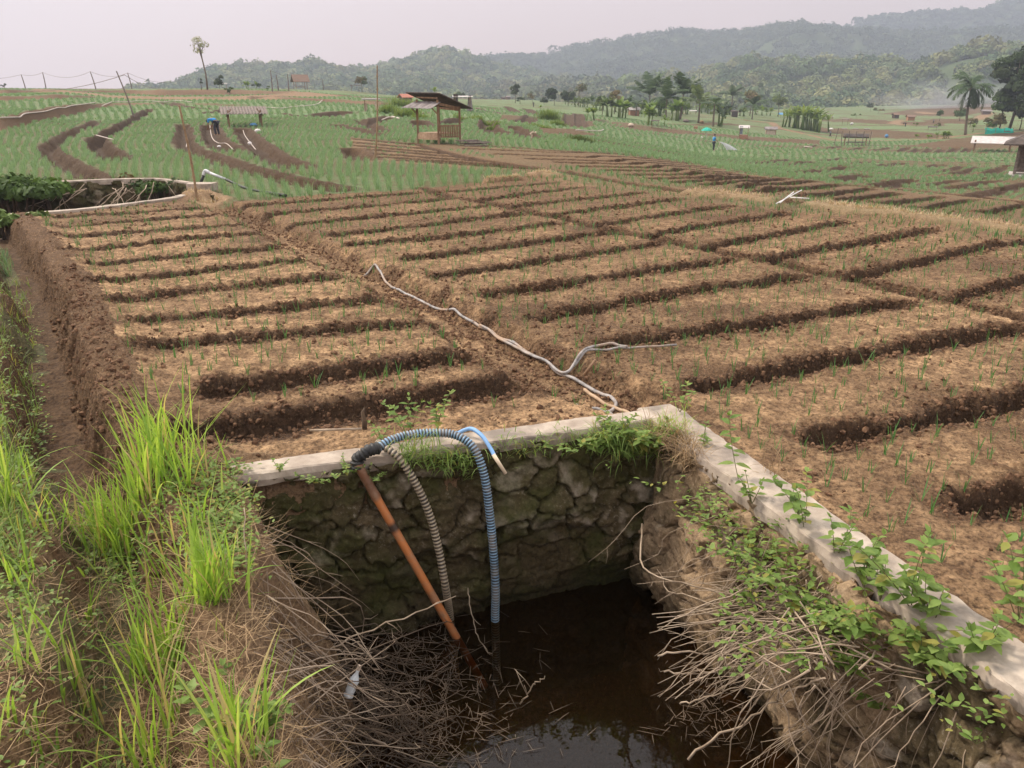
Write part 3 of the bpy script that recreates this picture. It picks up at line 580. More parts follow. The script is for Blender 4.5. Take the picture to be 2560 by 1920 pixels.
# ================================================================== THE STONE POOL
def stone_mat(name, moss, dirt):
    m, t, o = newmat(name); L = t.links.new; tc = node(t, "TexCoord"); v = tc.outputs['Object']; a = node(t, "Attribute", attribute_name='tint'); s = node(t, "SeparateColor"); L(a.outputs['Color'], s.inputs[0])
    n1 = noise(t, v, 9, 7, .7); n2 = noise(t, v, 40, 7, .75); n3 = noise(t, v, 2.2, 4)
    st = mixc(t, rng(t, n1, .35, .65), (.062, .045, .021), (.150, .112, .062)); st = mixc(t, rng(t, n2, .55, .7), st, (.34, .30, .25))
    mud = mixc(t, rng(t, n2, .35, .65), (.030, .022, .010), (.078, .056, .026)); col = mixc(t, s.outputs[0], mud, st); col = mixc(t, rng(t, n2, .30, .46, .75, 0), col, (.012, .009, .005))
    pale = mixc(t, rng(t, n2, .3, .7), (.17, .135, .095), (.36, .30, .235)); col = mixc(t, s.outputs[1], col, pale)
    ms = mixc(t, rng(t, n2, .35, .65), (.025, .028, .006), (.06, .06, .014)); col = mixc(t, math_(t, 'MULTIPLY', rng(t, n3, moss[0], moss[1]), rng(t, n1, .3, .6, .3, .9)), col, ms)
    if dirt: col = mixc(t, rng(t, noise(t, v, 1.6, 5), .42, .56), col, mixc(t, rng(t, n2, .3, .7), (.16, .105, .06), (.44, .31, .19)))
    wet = math_(t, 'MULTIPLY', s.outputs[2], .65); col = mixc(t, wet, col, mixc(t, 1., col, (.28, .26, .2), 'MULTIPLY'))
    p = node(t, "BsdfPrincipled", i_Roughness=.85); p.inputs['Specular IOR Level'].default_value = .2; L(col, p.inputs[0])
    b = node(t, "Bump", i_Strength=.7, i_Distance=.012); L(n2, b.inputs['Height']); b2 = node(t, "Bump", i_Strength=.4, i_Distance=.03); L(n1, b2.inputs['Height']); L(b.outputs[0], b2.inputs['Normal']); L(b2.outputs[0], p.inputs['Normal'])
    L(p.outputs[0], o.inputs[0]); return m
M['stone'] = stone_mat('mossy_stone', (.40, .56), False); M['stone_dirt'] = stone_mat('dirty_stone', (.58, .7), True)
M['coping'] = surf('worn_concrete', (.265, .21, .165), (.455, .38, .305), 6, .95, .5, c3=(.20, .165, .135), s3=3.5, lo=.3, hi=.65)
def stone_wall(name, line, z0, z1, cell, m, parent, seed, lean=0., bulge=.05, res=.012, erode=0., outn=1, cov=0.):
    """a face of rough stones along a line seen from above; outn=+1 faces left of the line"""
    P = dense(line, res); n = len(P); T = np.gradient(P[:, :2], axis=0); T /= np.linalg.norm(T, axis=1)[:, None]; N = np.stack([-T[:, 1], T[:, 0]], 1)*outn
    s = np.r_[0, np.cumsum(np.linalg.norm(P[1:, :2]-P[:-1, :2], axis=1))]; z = np.arange(z0, z1+res, res); S, Z = np.meshgrid(s, z)
    wx = fbm(S*4, Z*4, 4, seed, .65)*.11; wz = fbm(S*4+9, Z*4, 4, seed+1, .65)*.11
    f1, f2, cid = voronoi((S+wx)/cell, (Z+wz)/(cell*.72), seed, .8); e = f2-f1
    face = sstep(.02, .09, e); tl = _hash(np.floor(cid*7919).astype(np.int64), 5, 1, seed)-.5; d = face*(.03+.06*cid)+face*tl*.09*np.sin((S*np.cos(cid*40)+Z*np.sin(cid*40))*9)+face*.035*fbm(S*7, Z*7, 5, seed+2, .65)
    d += bulge*fbm(S*1.1, Z*1.6, 3, seed+3)*1.2+.012*fbm(S*30, Z*30, 3, seed+4, .6)
    low = (z1-Z)/(z1-z0); cover = sstep(-.30, .2, fbm(S*1.8, Z*2.6, 4, seed+6)+.35*(low-.4)-cov); d = d*(1-.55*cover)+.02*cover*fbm(S*12, Z*12, 4, seed+7, .6)    # mud hides the lower stones
    if erode: d += erode*(sstep(.12, .5, low)*(.5+.5*fbm(S*1.3, Z*1.3, 3, seed+5))-.6*sstep(0, .12, low)*sstep(-.2, .3, fbm(S*2.2, Z*.5, 3, seed+8)))
    d += lean*low
    X = P[:, 0][None]+N[:, 0][None]*d; Y = P[:, 1][None]+N[:, 1][None]*d
    stn = face*(1-.85*cover)*(.35+.8*_hash(np.floor(cid*9973).astype(np.int64), 3, 7, seed)); pale = ((cid > .70)*sstep(.05, .2, e)*(low < .5)*(1-.8*cover)*sstep(-.2, .2, fbm(S*8, Z*8, 3, seed+9)))
    wet = sstep(WATER_Z+.22, WATER_Z+.02, Z)
    mb = MB(); V = np.stack([X, Y, Z], -1); col = np.stack([stn, pale, wet], -1)
    mb.grid(V[:, ::-1] if outn < 0 else V, col=(col[:, ::-1] if outn < 0 else col).reshape(-1, 3)); return mb.build(name, m, parent, smooth=True)
def coping(name, inner, width, zt, h, parent, seed, m=None, out=1, res=.03, over=.02):
    P = dense(inner, res); T = np.gradient(P[:, :2], axis=0); T /= np.linalg.norm(T, axis=1)[:, None]; N = np.stack([-T[:, 1], T[:, 0]], 1)*out
    s = np.r_[0, np.cumsum(np.linalg.norm(P[1:, :2]-P[:-1, :2], axis=1))]
    prof = [(-over, -h), (-over-.006, -h*.5), (-over, -.008), (-over+.008, 0)]+[(k*width/7., 0) for k in range(1, 7)]+[(width-.008, 0), (width, -.008), (width, -h)]
    a = np.array(prof); V = np.zeros((len(P), len(a), 3))
    for j, (o, z) in enumerate(a):
        ww = o+.012*fbm(s*2.5, np.full_like(s, j*.15), 3, seed)+.016*fbm(s*13, np.full_like(s, j*.3), 3, seed+1)*(j < 5 or j > 9)
        V[:, j, 0] = P[:, 0]+N[:, 0]*ww; V[:, j, 1] = P[:, 1]+N[:, 1]*ww; V[:, j, 2] = zt+z+.008*fbm(s*4, np.full_like(s, o*6), 4, seed+2)*(1 if z > -.05 else 4)
    mb = MB(); mb.grid(V if out < 0 else V[:, ::-1]); return mb.build(name, m or M['coping'], parent, smooth=False)
pool = thing('stone_pool', 'square stone lined water pool sunk beside the brown beds, pale concrete rim', 'pool', (PB[0], PB[1], 0))
def rel(P, o): return [np.asarray(p)-np.array(o.location) for p in P]
def fix(o, par):                                                     # built in world space: keep it there under its thing
    o.matrix_parent_inverse = Matrix.Translation(-par.location); return o
LEFT0 = at_z(470, 1205, .05)
fix(stone_wall('wall', [LEFT0, PA, PB], -1.95, .0, .25, M['stone'], pool, 201, lean=.10, outn=-1, bulge=.05, cov=.12), pool)
fix(stone_wall('wall', [PB, PC, NEAR[0]], -1.95, .0, .26, M['stone_dirt'], pool, 211, lean=.10, outn=-1, bulge=.07, erode=.08, cov=.35), pool)
CW = .27
fix(coping('coping', [at_z(545, 1192, .05), PB, PB+(PB-PA)/np.linalg.norm(PB-PA)*.16], .15, .05, .085, pool, 221, out=1), pool)
dRC = (PC-PB)/np.linalg.norm(PC-PB)
fix(coping('coping', [PB-dRC*.19, PC, PC+dRC*1.0], CW*.92, .047, .10, pool, 231, out=1), pool)
def water_mat():
    m, t, o = newmat('dark_water'); L = t.links.new; tc = node(t, "TexCoord"); b = node(t, "Bump", i_Strength=.05, i_Distance=.02); L(noise(t, tc.outputs['Object'], 9, 3, .5), b.inputs['Height'])
    gl_ = node(t, "BsdfGlossy", i_Roughness=.015); L(b.outputs[0], gl_.inputs['Normal']); tr = node(t, "BsdfTransparent"); tr.inputs[0].default_value = (.45, .28, .12, 1)
    fr = node(t, "Fresnel", i_IOR=1.42); L(b.outputs[0], fr.inputs['Normal']); mx = node(t, "MixShader"); df = node(t, 'BsdfDiffuse'); df.inputs[0].default_value = (.05, .03, .012, 1); m2 = node(t, 'MixShader'); m2.inputs[0].default_value = .13; L(tr.outputs[0], m2.inputs[1]); L(df.outputs[0], m2.inputs[2]); L(fr.outputs[0], mx.inputs[0]); L(m2.outputs[0], mx.inputs[1]); L(gl_.outputs[0], mx.inputs[2]); L(mx.outputs[0], o.inputs[0]); return m
M['water'] = water_mat()
mb = MB(); lo = np.min([p[:2] for p in POOL], 0)-.3; hi = np.max([p[:2] for p in POOL], 0)+.3
gx, gy = np.meshgrid(np.linspace(lo[0], hi[0], 30), np.linspace(lo[1], hi[1], 30)); P_ = np.array([p[:2] for p in [PA+np.array([.3, .12, 0]), PB+np.array([.12, .12, 0]), PC+np.array([.1, 0, 0])]+NEAR+RIM[::-1][:-1]])
mb.add(np.c_[P_, np.full(len(P_), WATER_Z)], [(0, 1, 2, 2)]) if False else None
import bmesh
def flat_poly(name, pts, z, m):
    bm = bmesh.new(); f = bm.faces.new([bm.verts.new((float(p[0]), float(p[1]), z)) for p in pts]); f.normal_update()
    if f.normal.z < 0: f.normal_flip()
    bmesh.ops.triangulate(bm, faces=bm.faces[:]); me = bpy.data.meshes.new(name); bm.to_mesh(me); bm.free(); me.materials.append(m); o = bpy.data.objects.new(name, me); COL.objects.link(o); return o
tag(flat_poly('water', P_, WATER_Z, M['water']), 'still dark brown water in the stone pool', kind='structure')
# ---- the overgrown pool at the left
pool2 = thing('stone_pool', 'overgrown lens shaped stone pool at the left edge of the beds', 'pool', (P2N[3][0], P2N[3][1], 0))
fix(stone_wall('wall', P2F, -1.4, .0, .42, M['stone'], pool2, 301, outn=-1, res=.03, lean=.1), pool2)
fix(coping('coping', P2F, .14, .045, .12, pool2, 311, out=1, res=.08), pool2); fix(coping('coping', P2N, .15, .05, .14, pool2, 321, out=-1, res=.08), pool2)
mb = MB(); c_ = at_z(520, 476, .03); 
g = smoothline([c_+np.array([-.9, .1, 0]), c_+np.array([-.3, .55, 0]), c_+np.array([.25, .5, 0]), c_+np.array([.55, 0, 0])], 24)
fix(stone_wall('end_wall', [at_z(486, 462, 0), at_z(520, 462, 0), at_z(541, 478, 0), at_z(541, 497, 0)], -.3, .05, .3, M['stone'], pool2, 331, outn=-1, res=.03), pool2)
# ================================================================== HOSES AND PIPES
def hose(name, pts, r, m, label, cat, n=60, sides=8, parent=None, col=None, group=None):
    mb = MB(); Q = smoothline(pts, n); mb.tube(Q, r, sides); o = mb.build(name, m, parent, smooth=True)
    if parent is None: tag(o, label, cat, group)
    return o
def ribbed(name, pts, r, ca, cb, pitch, label, rings=True):
    Q = smoothline(pts, 240); L_ = np.r_[0, np.cumsum(np.linalg.norm(Q[1:]-Q[:-1], axis=1))]; t = np.arange(0, L_[-1], pitch/6); Q = np.stack([np.interp(t, L_, Q[:, k]) for k in range(3)], 1)
    ph = (t/pitch) % 1; R = r*(1+.13*np.cos(ph*2*PI)); c = np.where(((ph > .27) & (ph < .73))[:, None], np.array(cb), np.array(ca))
    cc = np.repeat(c*(np.clip(.85+.4*fbm(t*6, t*0, 3, 71), .5, 1.2))[:, None], 10, 0); cc = np.r_[cc, c[:1], c[-1:]]
    mb = MB(); mb.tube(Q, R, 10, col=cc); o = mb.build(name, M['ribbed'], smooth=True); tag(o, label, 'hose'); return o
def tintmat(name, rough=.5):
    m, t, o = newmat(name); a = node(t, "Attribute", attribute_name='tint'); p = node(t, "BsdfPrincipled", i_Roughness=rough); tc = node(t, "TexCoord")
    c = mixc(t, rng(t, noise(t, tc.outputs['Object'], 13, 5), .45, .65, 0, .5), a.outputs['Color'], (.25, .19, .13)); t.links.new(c, p.inputs[0]); t.links.new(p.outputs[0], o.inputs[0]); return m
M['ribbed'] = tintmat('ribbed_hose_plastic')
wallF = lambda x, y, off: None
def on_plane(x, y, off):
    """point on a vertical plane parallel to the far wall, 'off' metres in front of its top edge"""
    d = ray(x, y); u = (PB-PA)[:2]; u = u/np.linalg.norm(u); nrm = np.array([u[1], -u[0]]); p0 = PA[:2]+nrm*off; k = (p0@nrm)/(d[:2]@nrm); return CAM+d*k
# rusty bamboo coloured pipe leaning from the rim into the water
pt = on_plane(893, 1160, .06); pb = at_z(1140, 1592, WATER_Z); pe = pb+(pb-pt)/np.linalg.norm(pb-pt)*.42
pipe = thing('intake_pipe', 'rust orange pipe leaning from the pool rim down into the dark water', 'pipe', pt)
mb = MB(); Q = pt+(pe-pt)*np.linspace(0, 1, 60)[:, None]; L_ = np.linspace(0, 1, 60); R = np.full(60, .026); R[(L_ < .15)] = .029; R += .003*np.exp(-((L_-.265)/.008)**2)+.0025*np.exp(-((L_-.13)/.008)**2)
cc = np.where((L_ < .15)[:, None], (.20, .085, .04), (.46, .16, .05)); cc = np.where((np.abs(L_-.265) < .012)[:, None], (.05, .03, .02), cc); cc = cc*(.9+.35*fbm(L_*14, L_*0, 3, 75))[:, None]
mb.tube(Q, R, 12, col=np.r_[np.repeat(cc, 12, 0), cc[:1], cc[-1:]]); fix(mb.build('tube', M['ribbed'], pipe, smooth=True), pipe)
mb = MB(); tp = [pt+np.array([.0, .0, -.03]), pt+np.array([.002, .01, .03]), on_plane(905, 1138, .06), on_plane(922, 1126, .05), on_plane(946, 1120, .03)]
Q = smoothline(tp, 50); mb.tube(Q, .036+.004*np.sin(np.arange(len(Q))*1.1)+.003*RNG.normal(size=len(Q)), 10); fix(mb.build('tape_wrap', M['black'], pipe, smooth=True), pipe)
BL, DK = (.20, .33, .46), (.022, .025, .03)
ribbed('ribbed_hose', [on_plane(940, 1124, .03), on_plane(970, 1104, .0)+np.array([0, 0, .0]), on_plane(1010, 1090, -.03), on_plane(1060, 1083, -.04), on_plane(1120, 1084, -.02), on_plane(1160, 1098, .04), on_plane(1190, 1130, .10), on_plane(1212, 1195, .15),
      on_plane(1226, 1300, .18), on_plane(1235, 1400, .21), on_plane(1239, 1480, .24), at_z(1238, 1553, WATER_Z), at_z(1238, 1553, WATER_Z)+np.array([.01, -.02, -.5])], .025, BL, DK, .020, 'blue and black ribbed hose arching over the pool rim into the water')
ribbed('ribbed_hose', [on_plane(945, 1108, -.05), on_plane(962, 1118, .02), on_plane(1000, 1148, .09), on_plane(1040, 1210, .13), on_plane(1075, 1290, .16), on_plane(1098, 1380, .19), on_plane(1114, 1470, .23), at_z(1126, 1548, WATER_Z), at_z(1126, 1548, WATER_Z)+np.array([.03, -.03, -.45])],
      .023, (.36, .29, .2), (.05, .04, .032), .024, 'dusty tan ribbed hose hanging down the stone wall beside the orange pipe')
o = thing('thin_hose', 'short blue garden hose with a cream pipe end sticking over the rim', 'hose', on_plane(1180, 1072, -.1))
a_ = on_plane(1236, 1140, .16); b_ = on_plane(1264, 1184, .2)
fix(hose('blue_tube', [on_plane(1140, 1086, -.12), on_plane(1162, 1075, -.1), on_plane(1182, 1073, -.06), on_plane(1207, 1092, .04), on_plane(1228, 1124, .12), a_], .0135, surf('blue_hose', (.12, .27, .52), (.22, .38, .62), 8, .5, 0), '', '', parent=o), o)
mb = MB(); mb.tube([a_-(b_-a_)*.1, b_], [.0125, .0115], 10); fix(mb.build('cream_end', surf('cream_pipe', (.62, .48, .33), (.74, .6, .44), 8, .5, 0), o, smooth=True), o)
# long hoses along the lane
def gd(pts, lift=.02):
    out = []
    for x, y in pts: p = gpt(x, y, -.04); out.append(p)
    P = smoothline(out, max(60, len(out)*8)); P[:, 2] = np.maximum(gz(P[:, 0], P[:, 1]), -.2)
    k = np.ones(5)/5; P[:, 2] = np.convolve(np.pad(P[:, 2], 2, 'edge'), k, 'valid')+lift; return P
def tube_obj(name, P, r, m, label, cat, sides=8, group=None):
    mb = MB(); mb.tube(P, r, sides); o = mb.build(name, m, smooth=True); tag(o, label, cat, group); return o
tube_obj('garden_hose', gd([(908,669),(935,665),(950,675),(971,693),(1000,708),(1022,716),(1069,740),(1123,762),(1147,772),(1194,796),(1241,824),(1295,850),(1353,882),(1389,905),(1444,925),(1491,947),(1527,965),(1541,981),(1534,993),(1516,1002)]), .0145, M['hose_grey'], 'long dusty grey hose lying along the lane between the beds', 'hose')
tube_obj('garden_hose', gd([(1200,800),(1241,828),(1295,855),(1353,887),(1411,914),(1447,906),(1491,888),(1527,885),(1567,890)], .045), .013, M['hose_grey'], 'grey hose looping off the lane onto the right hand bed', 'hose')
tube_obj('garden_hose', gd([(1405,912),(1440,910),(1480,896),(1534,893),(1570,889),(1690,881)], .03), .010, M['hose_grey'], 'thin grey hose running into the furrow of the right hand beds', 'hose')
tube_obj('garden_hose', gd([(1462,942),(1498,971),(1534,988),(1570,1001),(1610,1018)], .02), .014, M['hose_brown'], 'muddy brown hose bent towards the pool corner', 'hose')
tube_obj('garden_hose', gd([(1440,1000),(1470,995),(1493,994),(1525,1003),(1551,1016),(1575,1025)], .03), .013, M['hose_grey'], 'short pale hose end lying by the weeds at the pool corner', 'hose')
tube_obj('wooden_stake', np.array([gpt(1460, 944, -.05)+[0, 0, .02], gpt(1489, 900, .1)]), .013, M['wood'], 'brown stick leaning across the hoses in the lane', 'stick')
tube_obj('blue_pipe', gd([(2498,733),(2520,728),(2545,723)], .03), .014, M['bluepl'], 'short light blue pipe lying on the right hand bed', 'pipe')
P = gpt(1940, 516); yp = thing('sprinkler_pipe', 'white branched plastic pipe lying at the end of the beds', 'pipe', P)
A1, A2, A3, A4 = [gpt(x, y, .1)+[0, 0, .05] for x, y in ((1940,516),(2003,484),(1975,500),(2022,503))]; A2 = A2+[0, 0, .02]
for nm, q in (('main_pipe', [A1, A2]), ('side_pipe', [A3, A4]), ('side_pipe', [A1+[.1, .1, 0], A3+[.05, 0, .1]])):
    mb = MB(); mb.tube(np.array(q), .011, 8); fix(mb.build(nm, M['plaster'], yp, smooth=True), yp)
tube_obj('wooden_pole', np.array([on_plane(774, 1076, -.3), on_plane(904, 1072, -.25)]), .008, M['twig'], 'thin bare stick poking over the pool rim on the left', 'stick')
mb = MB(); P = at_z(911, 1072, 0); mb.tube([P+[0, 0, -.03], P+[.005, 0, .06], P+[-.004, 0, .12], P+[.01, 0, .15]], [.018, .016, .012, .004], 7); tag(mb.build('tree_stump', M['twigdark'], smooth=True), 'small dark stump standing behind the pool rim', 'stump')
# crumpled bottle among the twigs
P = at_z(870, 1742, -.75); bt = thing('plastic_bottle', 'crumpled white plastic bottle caught in the dead twigs', 'bottle', P)
mb = MB(); zz = np.linspace(0, .15, 16); R = np.interp(zz, [0, .01, .10, .125, .13, .15], [.018, .024, .023, .010, .009, .009])*(1+.12*RNG.normal(size=16)*(zz < .11)); ax = np.array([.35, .3, .88])
mb.tube(P+zz[:, None]*ax, R, 12); fix(mb.build('body', surf('clouded_plastic', (.55, .58, .6), (.72, .74, .76), 9, .3, .1), bt, smooth=True), bt)
mb = MB(); mb.tube(P+np.array([[.148], [.172]])*ax, .011, 10); fix(mb.build('cap', M['block'], bt), bt)
# ================================================================== PLANTS NEAR THE VIEWPOINT
def blades(P, head, ln, wd, bend, lean, nseg=4, g=None, fold=True):
    """grass blades: P (N,3) roots, head heading, lean from vertical, bend more lean towards the tip"""
    N = len(P); t = np.linspace(0, 1, nseg+1); th = lean[:, None]+bend[:, None]*t[None]**1.3
    dx = np.sin(th); dz = np.cos(th); st = ln[:, None]/nseg
    h = np.concatenate([np.zeros((N, 1)), np.cumsum((dx*st)[:, 1:], 1)], 1); z = np.concatenate([np.zeros((N, 1)), np.cumsum((dz*st)[:, 1:], 1)], 1)
    C = np.stack([P[:, 0:1]+h*np.sin(head)[:, None], P[:, 1:2]+h*np.cos(head)[:, None], P[:, 2:3]+z], -1)
    w = wd[:, None]*np.interp(t, [0, .3, .75, 1], [.6, 1, .7, .05])[None]
    sd = np.stack([np.cos(head), -np.sin(head), np.zeros(N)], 1)[:, None]
    V = np.stack([C-sd*w[..., None]/2, C+sd*w[..., None]/2], 2).reshape(-1, 3)
    b = (np.arange(N)*(nseg+1)*2)[:, None]+(np.arange(nseg)*2)[None]; b = b.reshape(-1)
    return V, np.stack([b, b+1, b+3, b+2], 1)
LEAF = np.array([(0, 0, 0), (-.30, .28, .05), (-.34, .5, .06), (-.2, .8, .02), (0, 1.08, -.08), (.2, .8, .02), (.34, .5, .06), (.30, .28, .05), (0, .3, -.02), (0, .6, -.01), (0, .85, -.04)])
LEAFF = np.array([(0, 8, 1, 1), (1, 8, 9, 2), (2, 9, 10, 3), (3, 10, 4, 4), (0, 7, 8, 8), (8, 7, 6, 9), (9, 6, 5, 10), (10, 5, 4, 4)])
def leaves(P, D, up, size, aspect=.8):
    """ovate leaves with a midrib: roots P, directions D"""
    P = np.asarray(P); D = np.asarray(D); D = D/np.linalg.norm(D, axis=1)[:, None]; up = np.broadcast_to(up, D.shape); sx = np.cross(D, up); sx /= np.linalg.norm(sx, axis=1)[:, None]+1e-9; nz_ = np.cross(sx, D)
    S = np.asarray(size)[:, None, None]; l = LEAF[None]*S; V = P[:, None]+l[..., 0:1]*aspect*sx[:, None]+l[..., 1:2]*D[:, None]+l[..., 2:3]*nz_[:, None]
    n = len(P); Fc = (LEAFF[None]+(np.arange(n)*11)[:, None, None]).reshape(-1, 4); return V.reshape(-1, 3), Fc
def bigrand(a, b, n, g): return g.uniform(a, b, n)
# ---- seedlings on the brown beds
UD = np.array([math.sin(RAD(66)), math.cos(RAD(66))]); VD = np.array([-UD[1], UD[0]])
g = np.random.default_rng(501); uu, vv = np.meshgrid(np.arange(-26, 30, .175), np.arange(-14, 24, .165)); uu = uu+(np.arange(len(uu))[:, None] % 2)*.08
uu = uu.ravel()+g.normal(size=uu.size)*.028; vv = vv.ravel()+g.normal(size=vv.size)*.022; X = uu*UD[0]+vv*VD[0]; Y = uu*UD[1]+vv*VD[1]
r = np.hypot(X, Y); az = np.arctan2(X, Y); k = (r > 3) & (r < 24) & (np.abs(az) < RAD(40)) & (Y > 2.2); X, Y = X[k], Y[k]
def on_bed(X, Y):
    dz, mk, fd = feat(X, Y); ok = (fd > .07) & (mk[:, 1] < .3) & (mk[:, 2] < .4)
    pp = np.array([p[:2] for p in POOL]); d, _ = seg_dist(X, Y, np.r_[pp, pp[:1]]); ok &= ~inside(X, Y, pp) & (d > .42)
    pp = np.array([p[:2] for p in POOL2]); d, _ = seg_dist(X, Y, np.r_[pp, pp[:1]]); ok &= ~inside(X, Y, pp) & (d > .4)
    d, _ = seg_dist(X, Y, DITCH); sd = X < np.interp(Y, DITCH[::-1, 1], DITCH[::-1, 0]); ok &= ~(sd | (d < .62)); ok &= ~((X < -.75) & (Y < 4.6)); ok &= ~((Y < 5.2) & (X < -.2)) 
    return ok, base_z(X, Y)+dz
ok, Z = on_bed(X, Y); P = np.stack([X, Y, Z], 1)[ok]; P = P[g.random(len(P)) > .2]; r = np.hypot(P[:, 0], P[:, 1]); P = P[np.argsort(r)]
def seedling_mesh(g, hs=1.):
    n = g.integers(3, 6); V, Fc = blades(np.c_[g.normal(size=(n, 2))*.006, np.zeros(n)-.01], g.uniform(0, 2*PI, n), g.uniform(.075, .16, n)*hs, g.uniform(.0045, .007, n), g.uniform(.0, .5, n), g.uniform(.03, .35, n), 4); return V, Fc
protos = []
for i in range(8):
    mb = MB(); V, Fc = seedling_mesh(g); mb.add(V, Fc); o = mb.build('onion_seedling', M['onion']); protos.append(o)
vis = np.abs(P[:, 0]/P[:, 1]*1.0) < .70; iv = np.nonzero(vis)[0][:300]
for c, i in enumerate(iv):
    o = protos[c] if c < 8 else protos[c % 8].copy()
    if c >= 8: COL.objects.link(o)
    o.location = tuple(P[i]); o.rotation_euler = (0, 0, float(g.uniform(0, 6.28))); o.scale = (float(g.uniform(.8, 1.25)),)*3; tag(o, 'thin green onion seedling growing in the nearest brown beds', 'seedling', 'onion seedlings in the nearest beds')
rest = np.ones(len(P), bool); rest[iv] = False; Q = P[rest]; rq = np.hypot(Q[:, 0], Q[:, 1]); mb = MB()
for far, nb, ns in ((0, 4, 3), (1, 4, 2)):
    q = Q[(rq >= 11) == bool(far)]; q = q[g.random(len(q)) < (.62 if far else 1)]; q = np.repeat(q, nb, 0); n = len(q); hgt = g.uniform(.07, .155, n)*(1+.1*far)
    V, Fc = blades(q+np.c_[g.normal(size=(n, 2))*.012, np.full(n, -.01)], g.uniform(0, 2*PI, n), hgt, g.uniform(.005, .007, n)*(1+.7*far), g.uniform(0, .5, n), g.uniform(.03, .4, n), ns); mb.add(V, Fc)
tag(mb.build('onion_seedlings', M['onion']), 'young onion seedlings in rows over the farther brown beds', 'seedlings', kind='stuff')
# ---- onion crop of the green fields
def crop(r0, r1, du, dv, nb, h, w, seed, azr=(-42, 42)):
    """tufts set in rows that run away from the viewpoint, plot by plot"""
    g = np.random.default_rng(seed); XX, YY = [], []; ra = r0
    while ra < r1:
        rb = min(ra*g.uniform(1.16, 1.34), r1); a = np.arange(RAD(azr[0]), RAD(azr[1]), du/((ra+rb)/2)); rr = np.arange(ra, rb, dv); A, R_ = np.meshgrid(a+g.random()*.01, rr)
        A = A+g.uniform(-.012, .012)*np.sin(R_*.22)+g.normal(size=A.shape)*du*.05/R_; R_ = R_+g.normal(size=A.shape)*dv*.2; XX.append((np.sin(A)*R_).ravel()); YY.append((np.cos(A)*R_).ravel()); ra = rb
    X = np.concatenate(XX); Y = np.concatenate(YY)
    dz, mk, fd = feat(X, Y); gr = mk[:, 1]; gr = np.where(np.hypot(X, Y) < 62, gr/.55, gr); k = (gr > .2) & (g.random(len(X)) < np.clip(gr*1.7, 0, .97))
    pp = np.array([p[:2] for p in POOL2]); k &= ~inside(X, Y, pp); k &= ~((np.hypot(X, Y) < 16) & (gr < .45))
    X, Y = X[k], Y[k]; Z = base_z(X, Y)+dz[k]; sc = np.clip(gr[k]*1.3, .5, 1); P = np.repeat(np.stack([X, Y, Z], 1), nb, 0); n = len(P); sc = np.repeat(sc, nb)
    return blades(P+np.c_[g.normal(size=(n, 2))*du*.13, np.full(n, -.02)], g.uniform(0, 2*PI, n), g.uniform(.7, 1.2, n)*h*sc, g.uniform(.8, 1.2, n)*w, g.uniform(0, .5, n), g.uniform(.0, .35, n), 2)
mb = MB(); mb.add(*crop(13, 32, .27, .14, 10, .20, .012, 511)); mb.add(*crop(32, 62, .33, .19, 10, .18, .023, 512)); mb.add(*crop(62, 125, .60, .38, 8, .18, .05, 513))
tag(mb.build('onion_crop', M['onion_far']), 'rows of green onion plants filling the fields behind', 'onion field', kind='stuff')
# ---- loose clods
g = np.random.default_rng(519); ico = np.array([(0,0,1),(.894,0,.447),(.276,.851,.447),(-.724,.526,.447),(-.724,-.526,.447),(.276,-.851,.447),(.724,.526,-.447),(-.276,.851,-.447),(-.894,0,-.447),(-.276,-.851,-.447),(.724,-.526,-.447),(0,0,-1)])
icf = np.array([(0,1,2),(0,2,3),(0,3,4),(0,4,5),(0,5,1),(1,6,2),(2,7,3),(3,8,4),(4,9,5),(5,10,1),(6,7,2),(7,8,3),(8,9,4),(9,10,5),(10,6,1),(11,7,6),(11,8,7),(11,9,8),(11,10,9),(11,6,10)])
def clods(n, xr, yr, smin, smax, rule):
    X = g.uniform(*xr, n); Y = g.uniform(*yr, n); k = np.abs(np.arctan2(X, Y)) < RAD(40); X, Y = X[k], Y[k]; dz, mk, fd = feat(X, Y); k = rule(X, Y, mk, fd); X, Y = X[k], Y[k]; Z = (base_z(X, Y)+dz[k]); m = len(X); S = smin*(smax/smin)**(g.random(m)**2.2)
    V = ico[None]*S[:, None, None]*g.uniform(.65, 1.3, (m, 12, 1))*g.uniform(.7, 1.2, (m, 1, 3)); V += np.stack([X, Y, Z+S*.25], 1)[:, None]; return V.reshape(-1, 3), (np.c_[icf, icf[:, 2:]][None]+(np.arange(m)*12)[:, None, None]).reshape(-1, 4)
pl_ = np.array([p[:2] for p in POOL])
wallrule = lambda X, Y, mk, fd: (mk[:, 1] < .3) & (mk[:, 2] < .5) & ~inside(X, Y, pl_) & (((fd > -.12) & (fd < .10)) | (g.random(len(X)) < .10*(fbm(X*1.3, Y*1.3, 3, 58) > .15)+.012)) & (np.hypot(X-np.interp(Y, DITCH[::-1, 1], DITCH[::-1, 0]), 0) > .2)
mb = MB(); mb.add(*clods(110000, (-5, 7), (3, 9), .004, .026, wallrule)); mb.add(*clods(70000, (-9, 13), (8, 18), .010, .032, wallrule))
mb.add(*clods(16000, (-5.5, -1.0), (3, 11), .006, .035, lambda X, Y, mk, fd: (np.abs(X-np.interp(Y, DITCH[::-1, 1], DITCH[::-1, 0])-.42) < .26) & ~inside(X, Y, pl_)))
tag(mb.build('soil_clods', M['clod']), 'loose dark clods of earth along the furrows', 'clods', kind='stuff')
